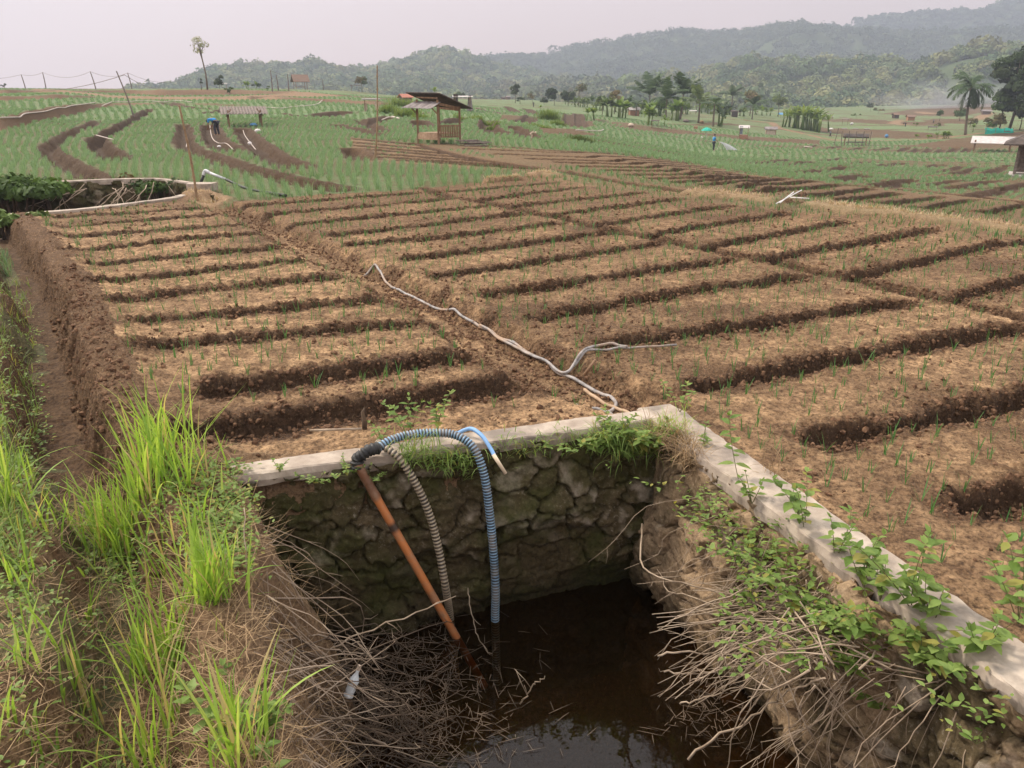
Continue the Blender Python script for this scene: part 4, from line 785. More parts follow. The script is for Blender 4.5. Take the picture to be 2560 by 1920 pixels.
# ---- pale dry grass on the strips
mb = MB(); g = np.random.default_rng(521)
for P_, w in STRIPS:
    Q = dense(np.array(P_), .02); n = len(Q)*5; q = Q[g.integers(0, len(Q), n)]; xy = q[:, :2]+g.normal(size=(n, 2))*w*.36; z = gz(xy[:, 0], xy[:, 1])
    V, Fc = blades(np.c_[xy, z-.01], g.uniform(0, 2*PI, n), g.uniform(.05, .15, n), np.full(n, .010), g.uniform(.1, 1.2, n), g.uniform(.1, .9, n), 3); mb.add(V, Fc)
tag(mb.build('dry_grass', M['drygrass']), 'straw coloured dry grass on the field edges', 'dry grass', kind='stuff')
# ---- foreground bank: straw, weeds, grass
def gpts(n, xr, yr, g, dz=0.): 
    out = []
    for x, y in zip(g.uniform(*xr, n), g.uniform(*yr, n)): out.append(at_z(x, y, dz))
    out = np.array(out); out[:, 2] = gz(out[:, 0], out[:, 1]); return out
g = np.random.default_rng(531)
def straws(P, ln, g, w=.0035, tilt=.25):
    n = len(P); h = g.uniform(0, 2*PI, n); return blades(P+np.c_[np.zeros((n, 2)), np.full(n, .004)], h, ln, np.full(n, w), g.uniform(-.3, .3, n), PI/2-np.abs(g.normal(size=n))*tilt, 3)
mb = MB(); P = gpts(3900, (30, 680), (1120, 2050), g); P = P[fbm(P[:, 0]*2.2, P[:, 1]*2.2, 3, 532) > -.22]; mb.add(*straws(P, g.uniform(.05, .2, len(P)), g))
P = gpts(1300, (-80, 260), (1080, 1950), g); mb.add(*straws(P, g.uniform(.05, .2, len(P)), g))
P = gpts(1500, (560, 860), (1230, 2050), g); mb.add(*straws(P, g.uniform(.06, .25, len(P)), g, .003, .5))
tag(mb.build('straw_litter', M['straw']), 'cut straw lying over the earth bank on the left', 'straw', kind='stuff')
mb = MB(); X = g.uniform(-7, 11, 9000); Y = g.uniform(2.5, 15, 9000); ok, Z = on_bed(X, Y); P = np.stack([X, Y, Z], 1)[ok]; P = P[fbm(P[:, 0]*1.2, P[:, 1]*1.2, 3, 533) > -.1]; mb.add(*straws(P, g.uniform(.02, .10, len(P)), g, .004, .2))
tag(mb.build('straw_bits', M['straw']), 'scattered bits of straw on the brown beds', 'straw', kind='stuff')
def grass_clump(name, base, n, hmin, hmax, spread, label, w=.011, leanx=0., g=None, mat=None, group=None, cat='grass clump', bend=(.2, 1.4)):
    b = np.asarray(base, float); xy = b[:2]+g.normal(size=(n, 2))*spread; z = gz(xy[:, 0], xy[:, 1]); h = g.uniform(0, 2*PI, n)
    V, Fc = blades(np.c_[xy, z-.015]-b, h, g.uniform(hmin, hmax, n), g.uniform(.7, 1.3, n)*w, g.uniform(*bend, n)*g.random(n)**.6, np.abs(g.normal(size=n))*.22, 7)
    mb = MB(); mb.add(V, Fc); o = mb.build(name, mat or M['grass']); o.location = tuple(b); return tag(o, label, cat, group)
def gb(x, y): p = at_z(x, y, .05); p[2] = gz(p[0], p[1])[0]; return p
for i, (x, y, n, h0, h1, sp, lab) in enumerate([
 (350,1190,240,.25,.6,.15,'large bright green grass clump at the top of the left bank'), (285,1215,80,.2,.48,.12,'green grass clump beside the large clump, leaning over the ditch'), (450,1230,46,.2,.42,.12,'green grass clump between the large clump and the pool rim'),
 (215,1175,40,.2,.45,.06,'sparse grass tuft with blades leaning left over the ditch'), (421,1462,60,.25,.52,.05,'tall grass tuft with two drooping blades in the middle of the bank'), (535,1500,80,.2,.42,.05,'upright grass tuft at the edge of the drop to the pool'),
 (318,1495,34,.2,.48,.045,'thin grass tuft on the ditch side of the bank'), (390,1625,22,.25,.62,.035,'grass tuft with one very long upright blade'), (310,1695,24,.25,.6,.04,'loose grass tuft with arching blades above the muddy path'),
 (168,1585,9,.2,.45,.03,'few thin blades rising from the muddy path'), (183,1395,12,.2,.4,.03,'small grass tuft standing in the ditch'), (360,1845,10,.15,.4,.03,'small dark grass tuft at the foot of the bank'), (240,1868,30,.15,.4,.05,'low grass tuft at the bottom edge left of centre'),
 (390,1785,8,.12,.3,.02,'tiny grass tuft below the straw on the bank'), (567,1850,26,.15,.36,.03,'grass tuft growing by the leafy plant at the bottom'), (600,1925,30,.25,.5,.04,'grass with a long blade at the bottom edge beside the leafy plant'),
 (470,1345,22,.2,.4,.06,'grass tuft behind the tall tuft in the middle of the bank'), (400,1300,22,.15,.35,.08,'short grass tuft below the large clump'),
 (8,1260,34,.25,.55,.06,'grass clump at the left edge of the photo'), (60,1200,26,.15,.32,.09,'grass clump on the far side of the ditch at the left'), (20,1120,26,.12,.28,.09,'low grass on the ditch bank near the left edge'), (95,1310,14,.15,.35,.03,'short grass tuft across the ditch'),
 (30,1450,26,.12,.3,.08,'short pale grass tuft on the left bank near the edge'), (90,1620,24,.12,.3,.08,'short grass tuft beside the straw heap at the left'), (60,1780,28,.12,.28,.1,'short grass tuft in the bottom left corner')]):
    grass_clump('grass_clump', gb(x, y), n, h0, h1, sp, lab, g=np.random.default_rng(600+i))
def leafy(name, base, stems, label, leaf=.05, g=None, mat='weed', cat='weed', group=None, gap=.05, stem_r=.0025):
    """upright weed: stems = list of tip offsets from the base; pairs of ovate leaves along each"""
    b = np.asarray(base, float); o = thing(name, label, cat, b, 0, group); ms = MB(); LP, LD, LS = [], [], []
    for tip in stems:
        tip = np.asarray(tip, float); l = np.linalg.norm(tip); mid = tip*.5+np.r_[g.normal(size=2)*l*.08, l*.06]; t = np.linspace(0, 1, 9)[:, None]; Q = 2*t*(1-t)*mid+t*t*tip; ms.tube(Q, np.linspace(stem_r, stem_r*.5, 9), 5)
        a = g.uniform(0, PI); n = max(2, int(l/gap))
        for k in range(n):
            s = .25+.75*(k+.5)/n; p = 2*s*(1-s)*mid+s*s*tip; a += PI/2+g.normal()*.3
            for q in (a, a+PI):
                if g.random() < .12: continue
                LP.append(p); LD.append([math.cos(q), math.sin(q), g.uniform(-.35, .45)]); LS.append(leaf*1.2*g.uniform(.55, 1.15)*(1.1-.35*s))
        for q in range(3): LP.append(tip); LD.append([*g.normal(size=2), .7]); LS.append(leaf*.5)
    ms.build('stems', M['twig'] if mat == 'dry' else M['weedstem'], o); ml = MB(); ml.add(*leaves(LP, LD, np.array([0, 0, 1.])+0*np.array(LD), LS, .85)); ml.build('leaves', M[mat], o, smooth=True); return o
M['root'] = M['twig']
M['weedstem'] = surf('weed_stem', (.10, .13, .04), (.17, .13, .06), 9, .7, 0)
def fan(n, l0, l1, spread, g, dirx=0., diry=0.): return [np.array([dirx+g.normal()*spread, diry+g.normal()*spread, 1.])*g.uniform(l0, l1) for _ in range(n)]
def rimF(x, y, off=0.): return on_plane(x, y, off)
g = np.random.default_rng(541); gs = g
leafy('leafy_weed', at_z(1015, 1092, .03), fan(4, .2, .33, .25, g), 'tall leafy weed standing behind the pool rim near the hoses', .06, g); leafy('leafy_weed', at_z(1095, 1078, .03), fan(5, .14, .25, .35, g), 'bushy leafy weed behind the blue hose on the rim', .055, g)
leafy('leafy_weed', at_z(950, 1105, .03), fan(3, .1, .18, .4, g), 'small leafy weed behind the rim left of the ribbed hose', .045, g)
leafy('leafy_weed', at_z(1700, 1030, .05), fan(3, .12, .25, .3, g), 'thin weed on the outer corner of the pool rim', .05, g)
leafy('leafy_weed', at_z(640, 1920, -.05), fan(9, .14, .3, .5, g), 'bright leafy plant at the bottom edge beside the twigs', .06, g, gap=.035); leafy('leafy_weed', at_z(660, 1830, -.12), fan(6, .12, .26, .5, g), 'leafy plant hanging over the twigs near the bottom', .06, g, gap=.035)
# weeds rooted along the right wall, leaning out over the water
def wallR(x, y, dz=0.): p = at_z(x, y, dz); return p
for x, y, n, l0, l1, lab, lf in [(1850,1215,1,.3,.42,'tall single stemmed weed rising over the right hand rim',.07),(1880,1260,4,.12,.25,'leafy weed on the rim below the tall stem',.05),(2010,1330,4,.18,.32,'leafy weed crossing the middle of the right hand rim',.07),
     (2085,1400,4,.12,.24,'leafy weed on the rim above the branch pile',.06),(2160,1470,5,.14,.28,'dense leafy weed at the top of the branch pile',.065),(2280,1530,3,.34,.46,'tallest broad leaved weed beside the right hand rim',.085),(2330,1560,4,.16,.28,'broad leaved weed in front of the tallest one',.07),
     (2450,1640,4,.16,.3,'broad leaved weed near the right edge, over the rim',.075),(2545,1560,4,.2,.32,'leafy weed growing at the right edge of the photo',.075),(2200,1500,4,.12,.22,'low leafy weed half hidden in the branch pile',.055),(1760,1130,3,.1,.2,'small weed at the start of the right hand rim',.045)]:
    leafy('leafy_weed', wallR(x, y, .0), fan(n, l0, l1, .28, g, -.12, 0), lab, lf, g)
for x, y, z, n, l, lab, lf in [(1880,1400,-.25,6,.2,'weed sprouting from the right wall above the dead branches',.05),(1960,1480,-.2,7,.22,'leafy sprays in the middle of the dead branches',.055),(2060,1560,-.2,8,.22,'leafy sprays among the dead branches on the right',.06),(2180,1600,-.12,8,.24,'dense leafy sprays right of the dead branches',.06),
     (2130,1690,-.35,6,.2,'bright leafy spray hanging below the dead branches',.06),(2290,1650,-.1,7,.22,'leafy sprays under the tallest weed',.065),(1800,1330,-.25,5,.16,'small leafy spray on the right wall near the corner',.045),(2240,1790,-.5,3,.16,'single small weed low on the right wall',.045),(2310,1830,-.55,2,.14,'lowest small weed on the right wall',.045),(2440,1860,-.25,3,.1,'tiny weed on the right wall at the edge',.03)]:
    leafy('leafy_weed', at_z(x, y, z), fan(n, l*.5, l, .8, g, -.25, 0), lab, lf, g)
for x, y, o_, n, l, lab, lf in [(790,1210,.08,6,.1,'small weed on the far wall under the left end of the rim',.03),(868,1190,.08,6,.14,'small weed on the far wall beside the orange pipe',.03),(940,1200,.08,4,.08,'tiny weed between the orange pipe and the tan hose',.025),(700,1180,.03,4,.1,'small weed at the left end of the far rim',.03),
     (1505,1130,.1,6,.2,'leafy weed hanging from the far rim near the corner',.055),(1560,1150,.12,6,.18,'leafy weed in the grass of the pool corner',.05),(1600,1120,.14,7,.24,'largest leafy weed spilling from the pool corner',.06),(1530,1080,.02,5,.18,'upright weed on the rim just left of the pool corner',.05),(1460,1110,.05,4,.1,'small weed under the far rim',.035),(1380,1120,.05,4,.08,'low weed on the far rim right of the cream pipe',.035)]:
    leafy('leafy_weed', on_plane(x, y, o_), fan(n, l*.5, l, .9, g, 0, -.4), lab, lf, g, gap=.028)
# hanging grass under the rim and in the corner
def hang_grass(name, pts, n, l0, l1, label, m, g, w=.006):
    Q = dense(np.array(pts), .01); q = Q[g.integers(0, len(Q), n)]+g.normal(size=(n, 3))*[.035, .03, .045]; V, Fc = blades(q-Q[0], g.uniform(0, 2*PI, n), g.uniform(l0, l1, n), np.full(n, w), g.uniform(.4, 2.6, n), g.uniform(.1, 1.1, n), 6)
    mb = MB(); mb.add(V, Fc); o = mb.build(name, M[m]); o.location = tuple(Q[0]); return tag(o, label, 'grass clump')
hang_grass('grass_clump', [on_plane(1010, 1130, .06), on_plane(1090, 1150, .08), on_plane(1170, 1160, .07)], 420, .06, .17, 'tangled green grass hanging over the far wall between the hoses', 'weed', g)
hang_grass('grass_clump', [on_plane(1240, 1125, .05), on_plane(1400, 1105, .05), on_plane(1500, 1100, .06)], 260, .04, .11, 'short grass fringe along the far rim', 'weed', g)
hang_grass('grass_clump', [on_plane(1500, 1105, .1), on_plane(1580, 1110, .12), on_plane(1640, 1120, .15)], 620, .08, .24, 'mixed green grass filling the pool corner', 'weed', g)
hang_grass('grass_clump', [at_z(1640, 1090, .0), at_z(1690, 1110, .0), at_z(1735, 1160, -.02)], 520, .1, .24, 'fine straw coloured grass tuft on the pool corner', 'straw', g, .004)
hang_grass('grass_clump', [at_z(1650, 1080, .02), at_z(1700, 1090, .02)], 150, .1, .22, 'fine green grass mixed in the corner tuft', 'grass', g, .004)
hang_grass('dry_grass_tuft', [at_z(1920, 1195, .02), at_z(1940, 1200, .02)], 60, .1, .18, 'dry brown grass tuft at the outer edge of the right hand rim', 'straw', g, .004)
# low weed leaves spread over banks (nobody could count them)
def spread(P, size, g, up=.5, n=4):
    q = np.repeat(P, n, 0); m = len(q); D = np.c_[g.normal(size=(m, 2)), g.uniform(-.1, up, m)]; return leaves(q+np.c_[g.normal(size=(m, 2))*.03, g.uniform(0, .06, m)], D, np.tile([0, 0, 1.], (m, 1)), g.uniform(.6, 1.2, m)*size, .8)
mb = MB(); P = gpts(420, (470, 640), (1190, 1480), g); mb.add(*spread(P, .032, g)); P = gpts(420, (-60, 75), (640, 1400), g, .2); mb.add(*spread(P, .035, g)); P = gpts(150, (0, 200), (1350, 1950), g); mb.add(*spread(P, .028, g)); P = gpts(240, (180, 560), (1500, 1950), g); P = P[fbm(P[:, 0]*3, P[:, 1]*3, 3, 77) > .1]; mb.add(*spread(P, .024, g)); P = gpts(260, (180, 480), (1180, 1330), g); mb.add(*spread(P, .03, g))
P = np.array([at_z(x, y, z) for x, y, z in zip(g.uniform(1720, 2000, 160), g.uniform(1180, 1420, 160), g.uniform(-.3, -.1, 160))]); mb.add(*spread(P, .028, g))
P = np.array([at_z(x, y, z) for x, y, z in zip(*(lambda t: (1700+t*820+g.normal(size=230)*50-20, 1150+t*610+g.normal(size=230)*45+30, g.uniform(-.3, -.0, 230)))((g.integers(0, 9, 230)+g.normal(size=230)*.22+.3)/9))]); mb.add(*spread(P, .034, g)); P = np.array([at_z(x, y, z) for x, y, z in zip(g.uniform(1800, 2300, 240), g.uniform(1380, 1680, 240), g.uniform(-.4, -.1, 240))]); mb.add(*spread(P, .036, g))
tag(mb.build('weed_cover', M['weed'], smooth=True), 'low green weeds creeping over the banks and walls', 'weeds', kind='stuff')
mb = MB(); P = gpts(500, (-80, 55), (600, 1350), g, .2); n = len(P)*3; q = np.repeat(P, 3, 0); mb.add(*blades(q, g.uniform(0, 6.28, n), g.uniform(.05, .22, n), np.full(n, .006), g.uniform(.2, 1.2, n), g.uniform(0, .5, n), 4)); P = gpts(450, (60, 600), (1130, 1950), g); n = len(P); mb.add(*blades(P, g.uniform(0, 6.28, n), g.uniform(.04, .16, n), np.full(n, .005), g.uniform(.2, 1.2, n), g.uniform(0, .6, n), 4))
X = g.uniform(-8, -2.9, 5000); Y = g.uniform(1.5, 13, 5000); k = X < np.interp(Y, DITCH[::-1, 1], DITCH[::-1, 0])-.5; k &= fbm(X*.8, Y*.8, 3, 91) > -.25; X, Y = X[k], Y[k]; n = len(X); mb.add(*blades(np.stack([X, Y, gz(X, Y)], 1), g.uniform(0, 6.28, n), g.uniform(.06, .25, n), np.full(n, .009), g.uniform(.2, 1.2, n), g.uniform(0, .6, n), 4))
tag(mb.build('short_grass', M['weed']), 'short thin grass along the ditch and banks', 'grass', kind='stuff')
# ---- dead branches
def twig(mb, P, r0, g, side=2, sl=.2, n=14):
    Q = smoothline(P, max(6, n-4)); Q[1:-1] += g.normal(size=(len(Q)-2, 3))*r0*1.15; mb.tube(Q, np.linspace(r0, r0*.45, len(Q)), 5)
    for _ in range(side):
        k = g.integers(len(Q)//3, len(Q)-2); d = Q[k+1]-Q[k]; d /= np.linalg.norm(d); d = d+g.normal(size=3)*.6; d /= np.linalg.norm(d); l = sl*g.uniform(.3, 1); mb.tube(np.array([Q[k], Q[k]+d*l*.5, Q[k]+d*l+g.normal(size=3)*l*.1]), [r0*.55, r0*.45, r0*.25], 4)
def arch(a, b, sag, g): a = np.asarray(a); b = np.asarray(b); l = np.linalg.norm(b-a); m = (a+b)/2+np.array([g.normal()*.06*l, g.normal()*.06*l, sag*l]); q = a*.25+b*.75+np.array([g.normal()*.05*l, g.normal()*.05*l, sag*.6*l]); return [a, m, q, b]
g = np.random.default_rng(551); mb = MB()
for i in range(150):
    x0, y0 = g.uniform(1960, 2380), g.uniform(1400, 1700); a = at_z(x0, y0, g.uniform(-.3, -.02)); x1, y1 = g.uniform(1620, 2120), g.uniform(1420, 1780); b = at_z(x1, y1, g.uniform(-.75, -.35)); 
    twig(mb, arch(a, b, g.uniform(.0, .16), g), g.uniform(.002, .0055), g, 2, .15)
for i in range(110):
    t = g.random(); a = at_z(1720+t*800, 1200+t*570, g.uniform(-.2, -.05)); b = a+np.array([g.normal()*.25-.15, g.normal()*.2, g.uniform(-.9, -.25)]); twig(mb, arch(a, b, g.uniform(-.1, .25), g), g.uniform(.0016, .0035), g, 1, .12)
for i in range(32):
    a = at_z(g.uniform(1900, 2350), g.uniform(1560, 1720), g.uniform(-.35, -.1)); b = at_z(g.uniform(1780, 2420), g.uniform(1780, 2050), g.uniform(-1.0, -.6)); twig(mb, arch(a, b, g.uniform(-.05, .2), g), g.uniform(.002, .0045), g, 2, .12)
tag(mb.build('dead_branches', M['twig'], smooth=True), 'tangle of pale dead branches hanging from the right wall', 'dead branches', kind='stuff')
mb = MB(); mp_ = MB()
for i in range(80):
    a = at_z(g.uniform(560, 760), g.uniform(1480, 1960), g.uniform(-.85, -.25)); b = at_z(g.uniform(700, 1250), g.uniform(1540, 1990), g.uniform(-1.16, -1.06)); (twig(mb, arch(a, b, g.uniform(-.16, .10), g), g.uniform(.002, .005), g, 3, .25))
for i in range(38):
    a = at_z(g.uniform(600, 740), g.uniform(1430, 1900), g.uniform(-.45, -.05)); b = at_z(g.uniform(680, 1050), g.uniform(1540, 1900), g.uniform(-1.1, -.7)); twig(mp_, arch(a, b, g.uniform(-.05, .12), g), g.uniform(.003, .0055), g, 1, .2)
for i in range(60):
    k = g.integers(1, len(RIM)-1); a = RIM[k]*(1-(w0 := g.random()))+RIM[k+1 if k+1 < len(RIM) else k]*w0; a = a+np.array([g.uniform(0, .12), g.normal()*.05, g.uniform(-.12, .0)]); b = a+np.array([g.uniform(.05, .5), g.normal()*.15, g.uniform(-.7, -.2)]); twig(mp_, arch(a, b, g.uniform(-.1, .25), g), g.uniform(.0014, .003), g, 1, .12)
tag(mb.build('dead_branches', M['twigdark'], smooth=True), 'dark wet dead twigs matted over the water at the left', 'dead branches', kind='stuff'); tag(mp_.build('dead_branches', M['twig'], smooth=True), 'pale dead twigs sliding down the left bank into the pool', 'dead branches', kind='stuff')
for i, (pts, z0, z1, r, lab) in enumerate([([(640,1690),(800,1640),(900,1585),(1040,1530),(1140,1490)], -.75, -.62, .007, 'long pale branch rising towards the orange pipe'), ([(580,1680),(760,1660),(900,1700),(1050,1745)], -.45, -1.0, .006, 'pale branch sloping down to the right over the twigs'),
   ([(660,1810),(800,1790),(960,1860),(1100,1920)], -.5, -1.05, .006, 'long pale branch in the middle of the floating twigs'), ([(1300,1760),(1330,1720),(1362,1690)], -1.14, -.9, .005, 'short pale stick poking out of the water'), ([(1645,1640),(1720,1630),(1800,1640),(1930,1670)], -.55, -.45, .006, 'pale branch tip pointing left from the branch pile'),
   ([(1605,1310),(1608,1420),(1680,1450),(1800,1480),(1950,1520)], -.45, -.35, .006, 'long bare branch reaching up beside the pool corner'), ([(1660,1680),(1760,1680),(1850,1665)], -.7, -.55, .005, 'curved bare twig over the water'), ([(1720,1900),(1850,1810),(1990,1720),(2080,1650)], -.9, -.35, .007, 'thick dead stem leaning on the right wall'), ([(1700,1760),(1780,1740),(1860,1710)], -.8, -.6, .005, 'lowest bare twig over the water on the right'),
   ([(1920,1390),(1970,1350),(2030,1325)], -.25, .02, .007, 'cut dead stem leaning against the right hand rim'), ([(610,1270),(622,1500),(640,1680)], .3, -.35, .003, 'thin dry stalk hanging down the left bank'), ([(690,1350),(640,1380),(610,1400)], .1, .0, .003, 'thin twig sticking out towards the far wall'), ([(1170,1470),(1190,1580),(1230,1640)], -.85, -1.15, .004, 'thin dry stem dipping into the water by the tan hose')]):
    mb = MB(); n = len(pts); zz = np.linspace(z0, z1, n); twig(mb, [at_z(x, y, z) for (x, y), z in zip(pts, zz)], r, g, 3, .16, 22); tag(mb.build('dead_branch', M['twig'], smooth=True), lab, 'branch')
mb = MB(); P = np.array([at_z(x, y, WATER_Z+.004) for x, y in zip(np.r_[g.normal(960, 150, 1500), g.normal(1780, 60, 160)], np.r_[g.normal(1760, 110, 1500), g.normal(1780, 60, 160)])]); P = P[inside(P[:, 0], P[:, 1], np.array([p[:2] for p in POOL]))]; mb.add(*straws(P, g.uniform(.03, .16, len(P)), g, .004, .12))
tag(mb.build('floating_debris', M['twigdark']), 'dark plant litter floating on the water', 'debris', kind='stuff')
# ================================================================== HUTS, POLES, TREES, PEOPLE
def B(x, y, dz=0.): p = gpt(x, y); return p
def part(par, name, m, f, smooth=False):
    mb = MB(); f(mb); return mb.build(name, M[m] if isinstance(m, str) else m, par, smooth)
def corr(mb, a, b, c, d, waves=14, amp=.012, th=.008, nseg=4):
    """corrugated sheet on corners a b (top) d c (bottom), waves run across a->b"""
    a, b, c, d = [np.asarray(v, float) for v in (a, b, c, d)]; n = waves*4+1; u = np.linspace(0, 1, n)[None, :, None]; v = np.linspace(0, 1, nseg)[:, None, None]
    P = (a*(1-u)+b*u)*(1-v)+(d*(1-u)+c*u)*v; nr = np.cross(b-a, d-a); nr /= np.linalg.norm(nr); w = amp*np.sin(u*waves*2*PI)*np.ones_like(v); mb.grid(P+nr*w); mb.grid((P+nr*(w-th))[:, ::-1])
def slab(mb, a, b, c, d, th):
    a, b, c, d = [np.asarray(v, float) for v in (a, b, c, d)]; nr = np.cross(b-a, d-a); nr /= np.linalg.norm(nr); V = [a, b, c, d]+[p-nr*th for p in (a, b, c, d)]
    mb.add(V, [(0, 1, 2, 3), (7, 6, 5, 4), (0, 4, 5, 1), (1, 5, 6, 2), (2, 6, 7, 3), (3, 7, 4, 0)])
# ---- the hut on the lane
P = B(1097, 361); hut = thing('field_hut', 'open wooden field hut with two sloping roofs and a slatted railing', 'hut', P); s = mpp(P)*59/1.0
k = mpp(P)*59.; u = np.array([-.75, .66, 0])*1.28*k; v = np.array([.82, .57, 0])*1.06*k; Z = lambda h: np.array([0, 0, h*k])
for q, h in ((0*u, 1.78), (u, 1.78), (v, 1.5), (u+v, 1.5)): part(hut, 'post', 'wood', lambda mb: mb.beam(q-Z(.1), q+Z(h), .085*k))
part(hut, 'seat', 'wood_light', lambda mb: mb.box((u+v)/2+Z(.36), (0, 0, 0)) if False else slab(mb, Z(.40)+.02*u, u*.98+Z(.40), u*.98+v*.98+Z(.40), v*.98+Z(.40), .05*k))
part(hut, 'front_board', 'wood_light', lambda mb: slab(mb, -v*.04+Z(.40), u-v*.04+Z(.40), u-v*.04+Z(.17), -v*.04+Z(.17), .03*k))
rail = part(hut, 'railing', 'wood', lambda mb: (mb.beam(Z(.74)-.03*u, v+Z(.74)-.03*u, .06*k, .07*k), mb.beam(Z(.30)-.03*u, v+Z(.28)-.03*u, .05*k, .06*k)))
for t in np.linspace(.07, .93, 9): part(rail, 'slat', 'wood', lambda mb: mb.beam(v*t+Z(.30)-.05*u, v*t+Z(.72)-.05*u, .075*k, .02*k))
e = u/np.linalg.norm(u)*.32*k; f = v/np.linalg.norm(v)*.3*k
part(hut, 'roof', 'roof_dark', lambda mb: slab(mb, -e-f*.6+Z(2.02), u+e*1.4-f*.6+Z(2.04), u+e*1.4+v+f*1.3+Z(1.40), v-e+f*1.3+Z(1.40), .035*k))
part(hut, 'front_canopy', 'roof_grey', lambda mb: corr(mb, u+e*.6+f*.25+Z(1.70), -e*.4+f*.25+Z(1.68), -e*.5-f*1.5+Z(1.42), u+e*1.2-f*1.5+Z(1.44), 6, .012*k, .012))
part(hut, 'gable_board', 'wood', lambda mb: (mb.beam(Z(1.62)-.02*u, v+Z(1.42)-.02*u, .04*k, .1*k), mb.beam(Z(1.46), v+Z(1.36), .03*k, .09*k), mb.beam(Z(1.84), u+Z(1.86), .06*k)))
part(hut, 'brace', 'wood', lambda mb: (mb.beam(Z(1.2), -f*1.1+Z(1.5), .04*k), mb.beam(u+Z(1.2), u-f*1.1+Z(1.5), .04*k)))
b2 = B(1150, 366); pl = thing('plank_pile', 'low pile of loose boards on the ground beside the wooden hut', 'planks', b2); g = np.random.default_rng(601)
for i in range(7): q = np.array([g.uniform(-.7, .4), g.uniform(-.3, .4), .04+.03*i]); part(pl, 'plank', 'wood_grey', lambda mb: mb.beam(q, q+np.array([.9, .25+g.uniform(-.2, .2), .0]), .12, .03))
# ---- generic shelters
def shelter(px, py, w, h, d, label, roof='roof_grey', kind='flat', rz=0., posts='wood', nposts=4, over=.25, walls=None, tilt=.1, bench=None, name='field_shelter', cat='shelter', group=None, corrug=0, pr=.05, rth=.05):
    P = B(px, py); s = mpp(P); w, h, d = w*s, h*s, d*s; o = thing(name, label, cat, P, rz-math.atan2(P[0], P[1]), group); x, y = w/2, d/2; pr = max(pr*w/2.4, .03)
    for sx in (-1, 1):
        for sy in (-1, 1)[:max(1, nposts//2)]: part(o, 'post', posts, lambda mb: mb.beam((sx*x*.92, sy*y*.9, -.3), (sx*x*.9, sy*y*.9, h*(1+tilt*(sy > 0)*.3)), pr*2))
    ov = over*w/2
    if kind == 'flat':
        a, b, c, e_ = (-x-ov, y+ov, h*(1+tilt)), (x+ov, y+ov, h*(1+tilt)), (x+ov, -y-ov, h*(1-tilt)), (-x-ov, -y-ov, h*(1-tilt))
        part(o, 'roof', roof, lambda mb: corr(mb, b, a, e_, c, corrug, .03, .03) if corrug else slab(mb, b, a, e_, c, rth))
    else:
        hr = h*(1.42 if kind == 'gable' else 1.8); r_ = part(o, 'roof', roof, lambda mb: (slab(mb, (-x-ov, 0, hr), (-x-ov, -y-ov, h*.95), (x+ov, -y-ov, h*.95), (x+ov, 0, hr), .06), slab(mb, (x+ov, .01, hr), (x+ov, y+ov, h*.95), (-x-ov, y+ov, h*.95), (-x-ov, .01, hr), .06)))
        if kind == 'gable' and walls: part(o, 'gable_wall', walls, lambda mb: [mb.add([(sx*x*.97, -y, h*.97), (sx*x*.97, y, h*.97), (sx*x*.97, 0, hr*.98)], [(0, 1, 2, 2)]) for sx in (-1, 1)])
    if walls: part(o, 'wall', walls, lambda mb: mb.box((0, 0, h*.48-.1), (w*.9, d*.9, h*.96+.2)))
    if bench: part(o, 'bench', bench, lambda mb: mb.box((0, 0, h*.3), (w*.8, d*.8, h*.06)))
    return o
o = shelter(613, 313, 84, 36, 60, 'open shelter with a grey corrugated roof in the left field', 'wood_grey', 'flat', .05, 'wood', over=.32, tilt=.22, corrug=15)
part(o, 'brace', 'wood', lambda mb: [mb.beam((sx*1.1, -.75, .55), (sx*.75, -.75, 1.0), .06) for sx in (-1, 1)])
o = shelter(929, 279, 34, 30, 26, 'small open shelter with a thin flat roof left of the wooden hut', 'roof_grey', over=.3, tilt=.03)
part(o, 'pedestal', 'block', lambda mb: mb.box((.5, -.3, .35), (.35, .35, .9))); part(o, 'pedestal', 'block', lambda mb: mb.box((-.5, .3, .3), (.3, .3, .8)))
o = shelter(1157, 277, 40, 34, 30, 'shelter with a pale flat roof on two thick posts behind the wooden hut', 'roof_white', over=.25, tilt=.03)
part(o, 'curtain', 'roof_dark', lambda mb: mb.box((-.75, -.6, 1.3), (.5, .06, .9))); part(o, 'pedestal', 'roof_grey', lambda mb: mb.tube([(.8, -.2, 0), (.8, -.2, .7), (.8, -.2, 1.6)], [.42, .3, .18], 6))
shelter(1014, 262, 26, 18, 24, 'hut with a small red tiled roof among tall grass', 'roof_red', 'gable', .5, walls='wood_grey', name='field_hut', cat='hut')
shelter(889, 232, 20, 18, 18, 'tiny dark roofed stand on the plateau edge', 'roof_dark', over=.3, tilt=.03)
o = shelter(752, 225, 30, 20, 30, 'thatched hut on stilts on top of the left plateau', 'thatch', 'hip', .2, over=.35, name='thatched_hut', cat='hut'); part(o, 'table', 'wood', lambda mb: mb.box((0, 0, .5), (1.2, 1.2, .12)))
shelter(561, 221, 12, 12, 10, 'small stand beside the dark bush on the plateau', 'roof_white', over=.3, tilt=.05)
shelter(1584, 289, 24, 14, 18, 'small pinkish brick hut under the banana plants', 'roof_white', 'gable', .3, walls='brick', name='field_hut', cat='hut')
shelter(1637, 321, 17, 19, 14, 'small dark open shelter at the foot of the banana plants', 'roof_dark', over=.2, tilt=.05, walls=None, bench='wood_grey')
shelter(1732, 286, 15, 9, 12, 'low pale roofed shelter behind the leaning palm', 'roof_white', over=.2, tilt=.08); shelter(1836, 292, 16, 14, 12, 'dark timber shelter beside the light coloured path', 'roof_dark', over=.2, tilt=.1, walls='roof_dark')
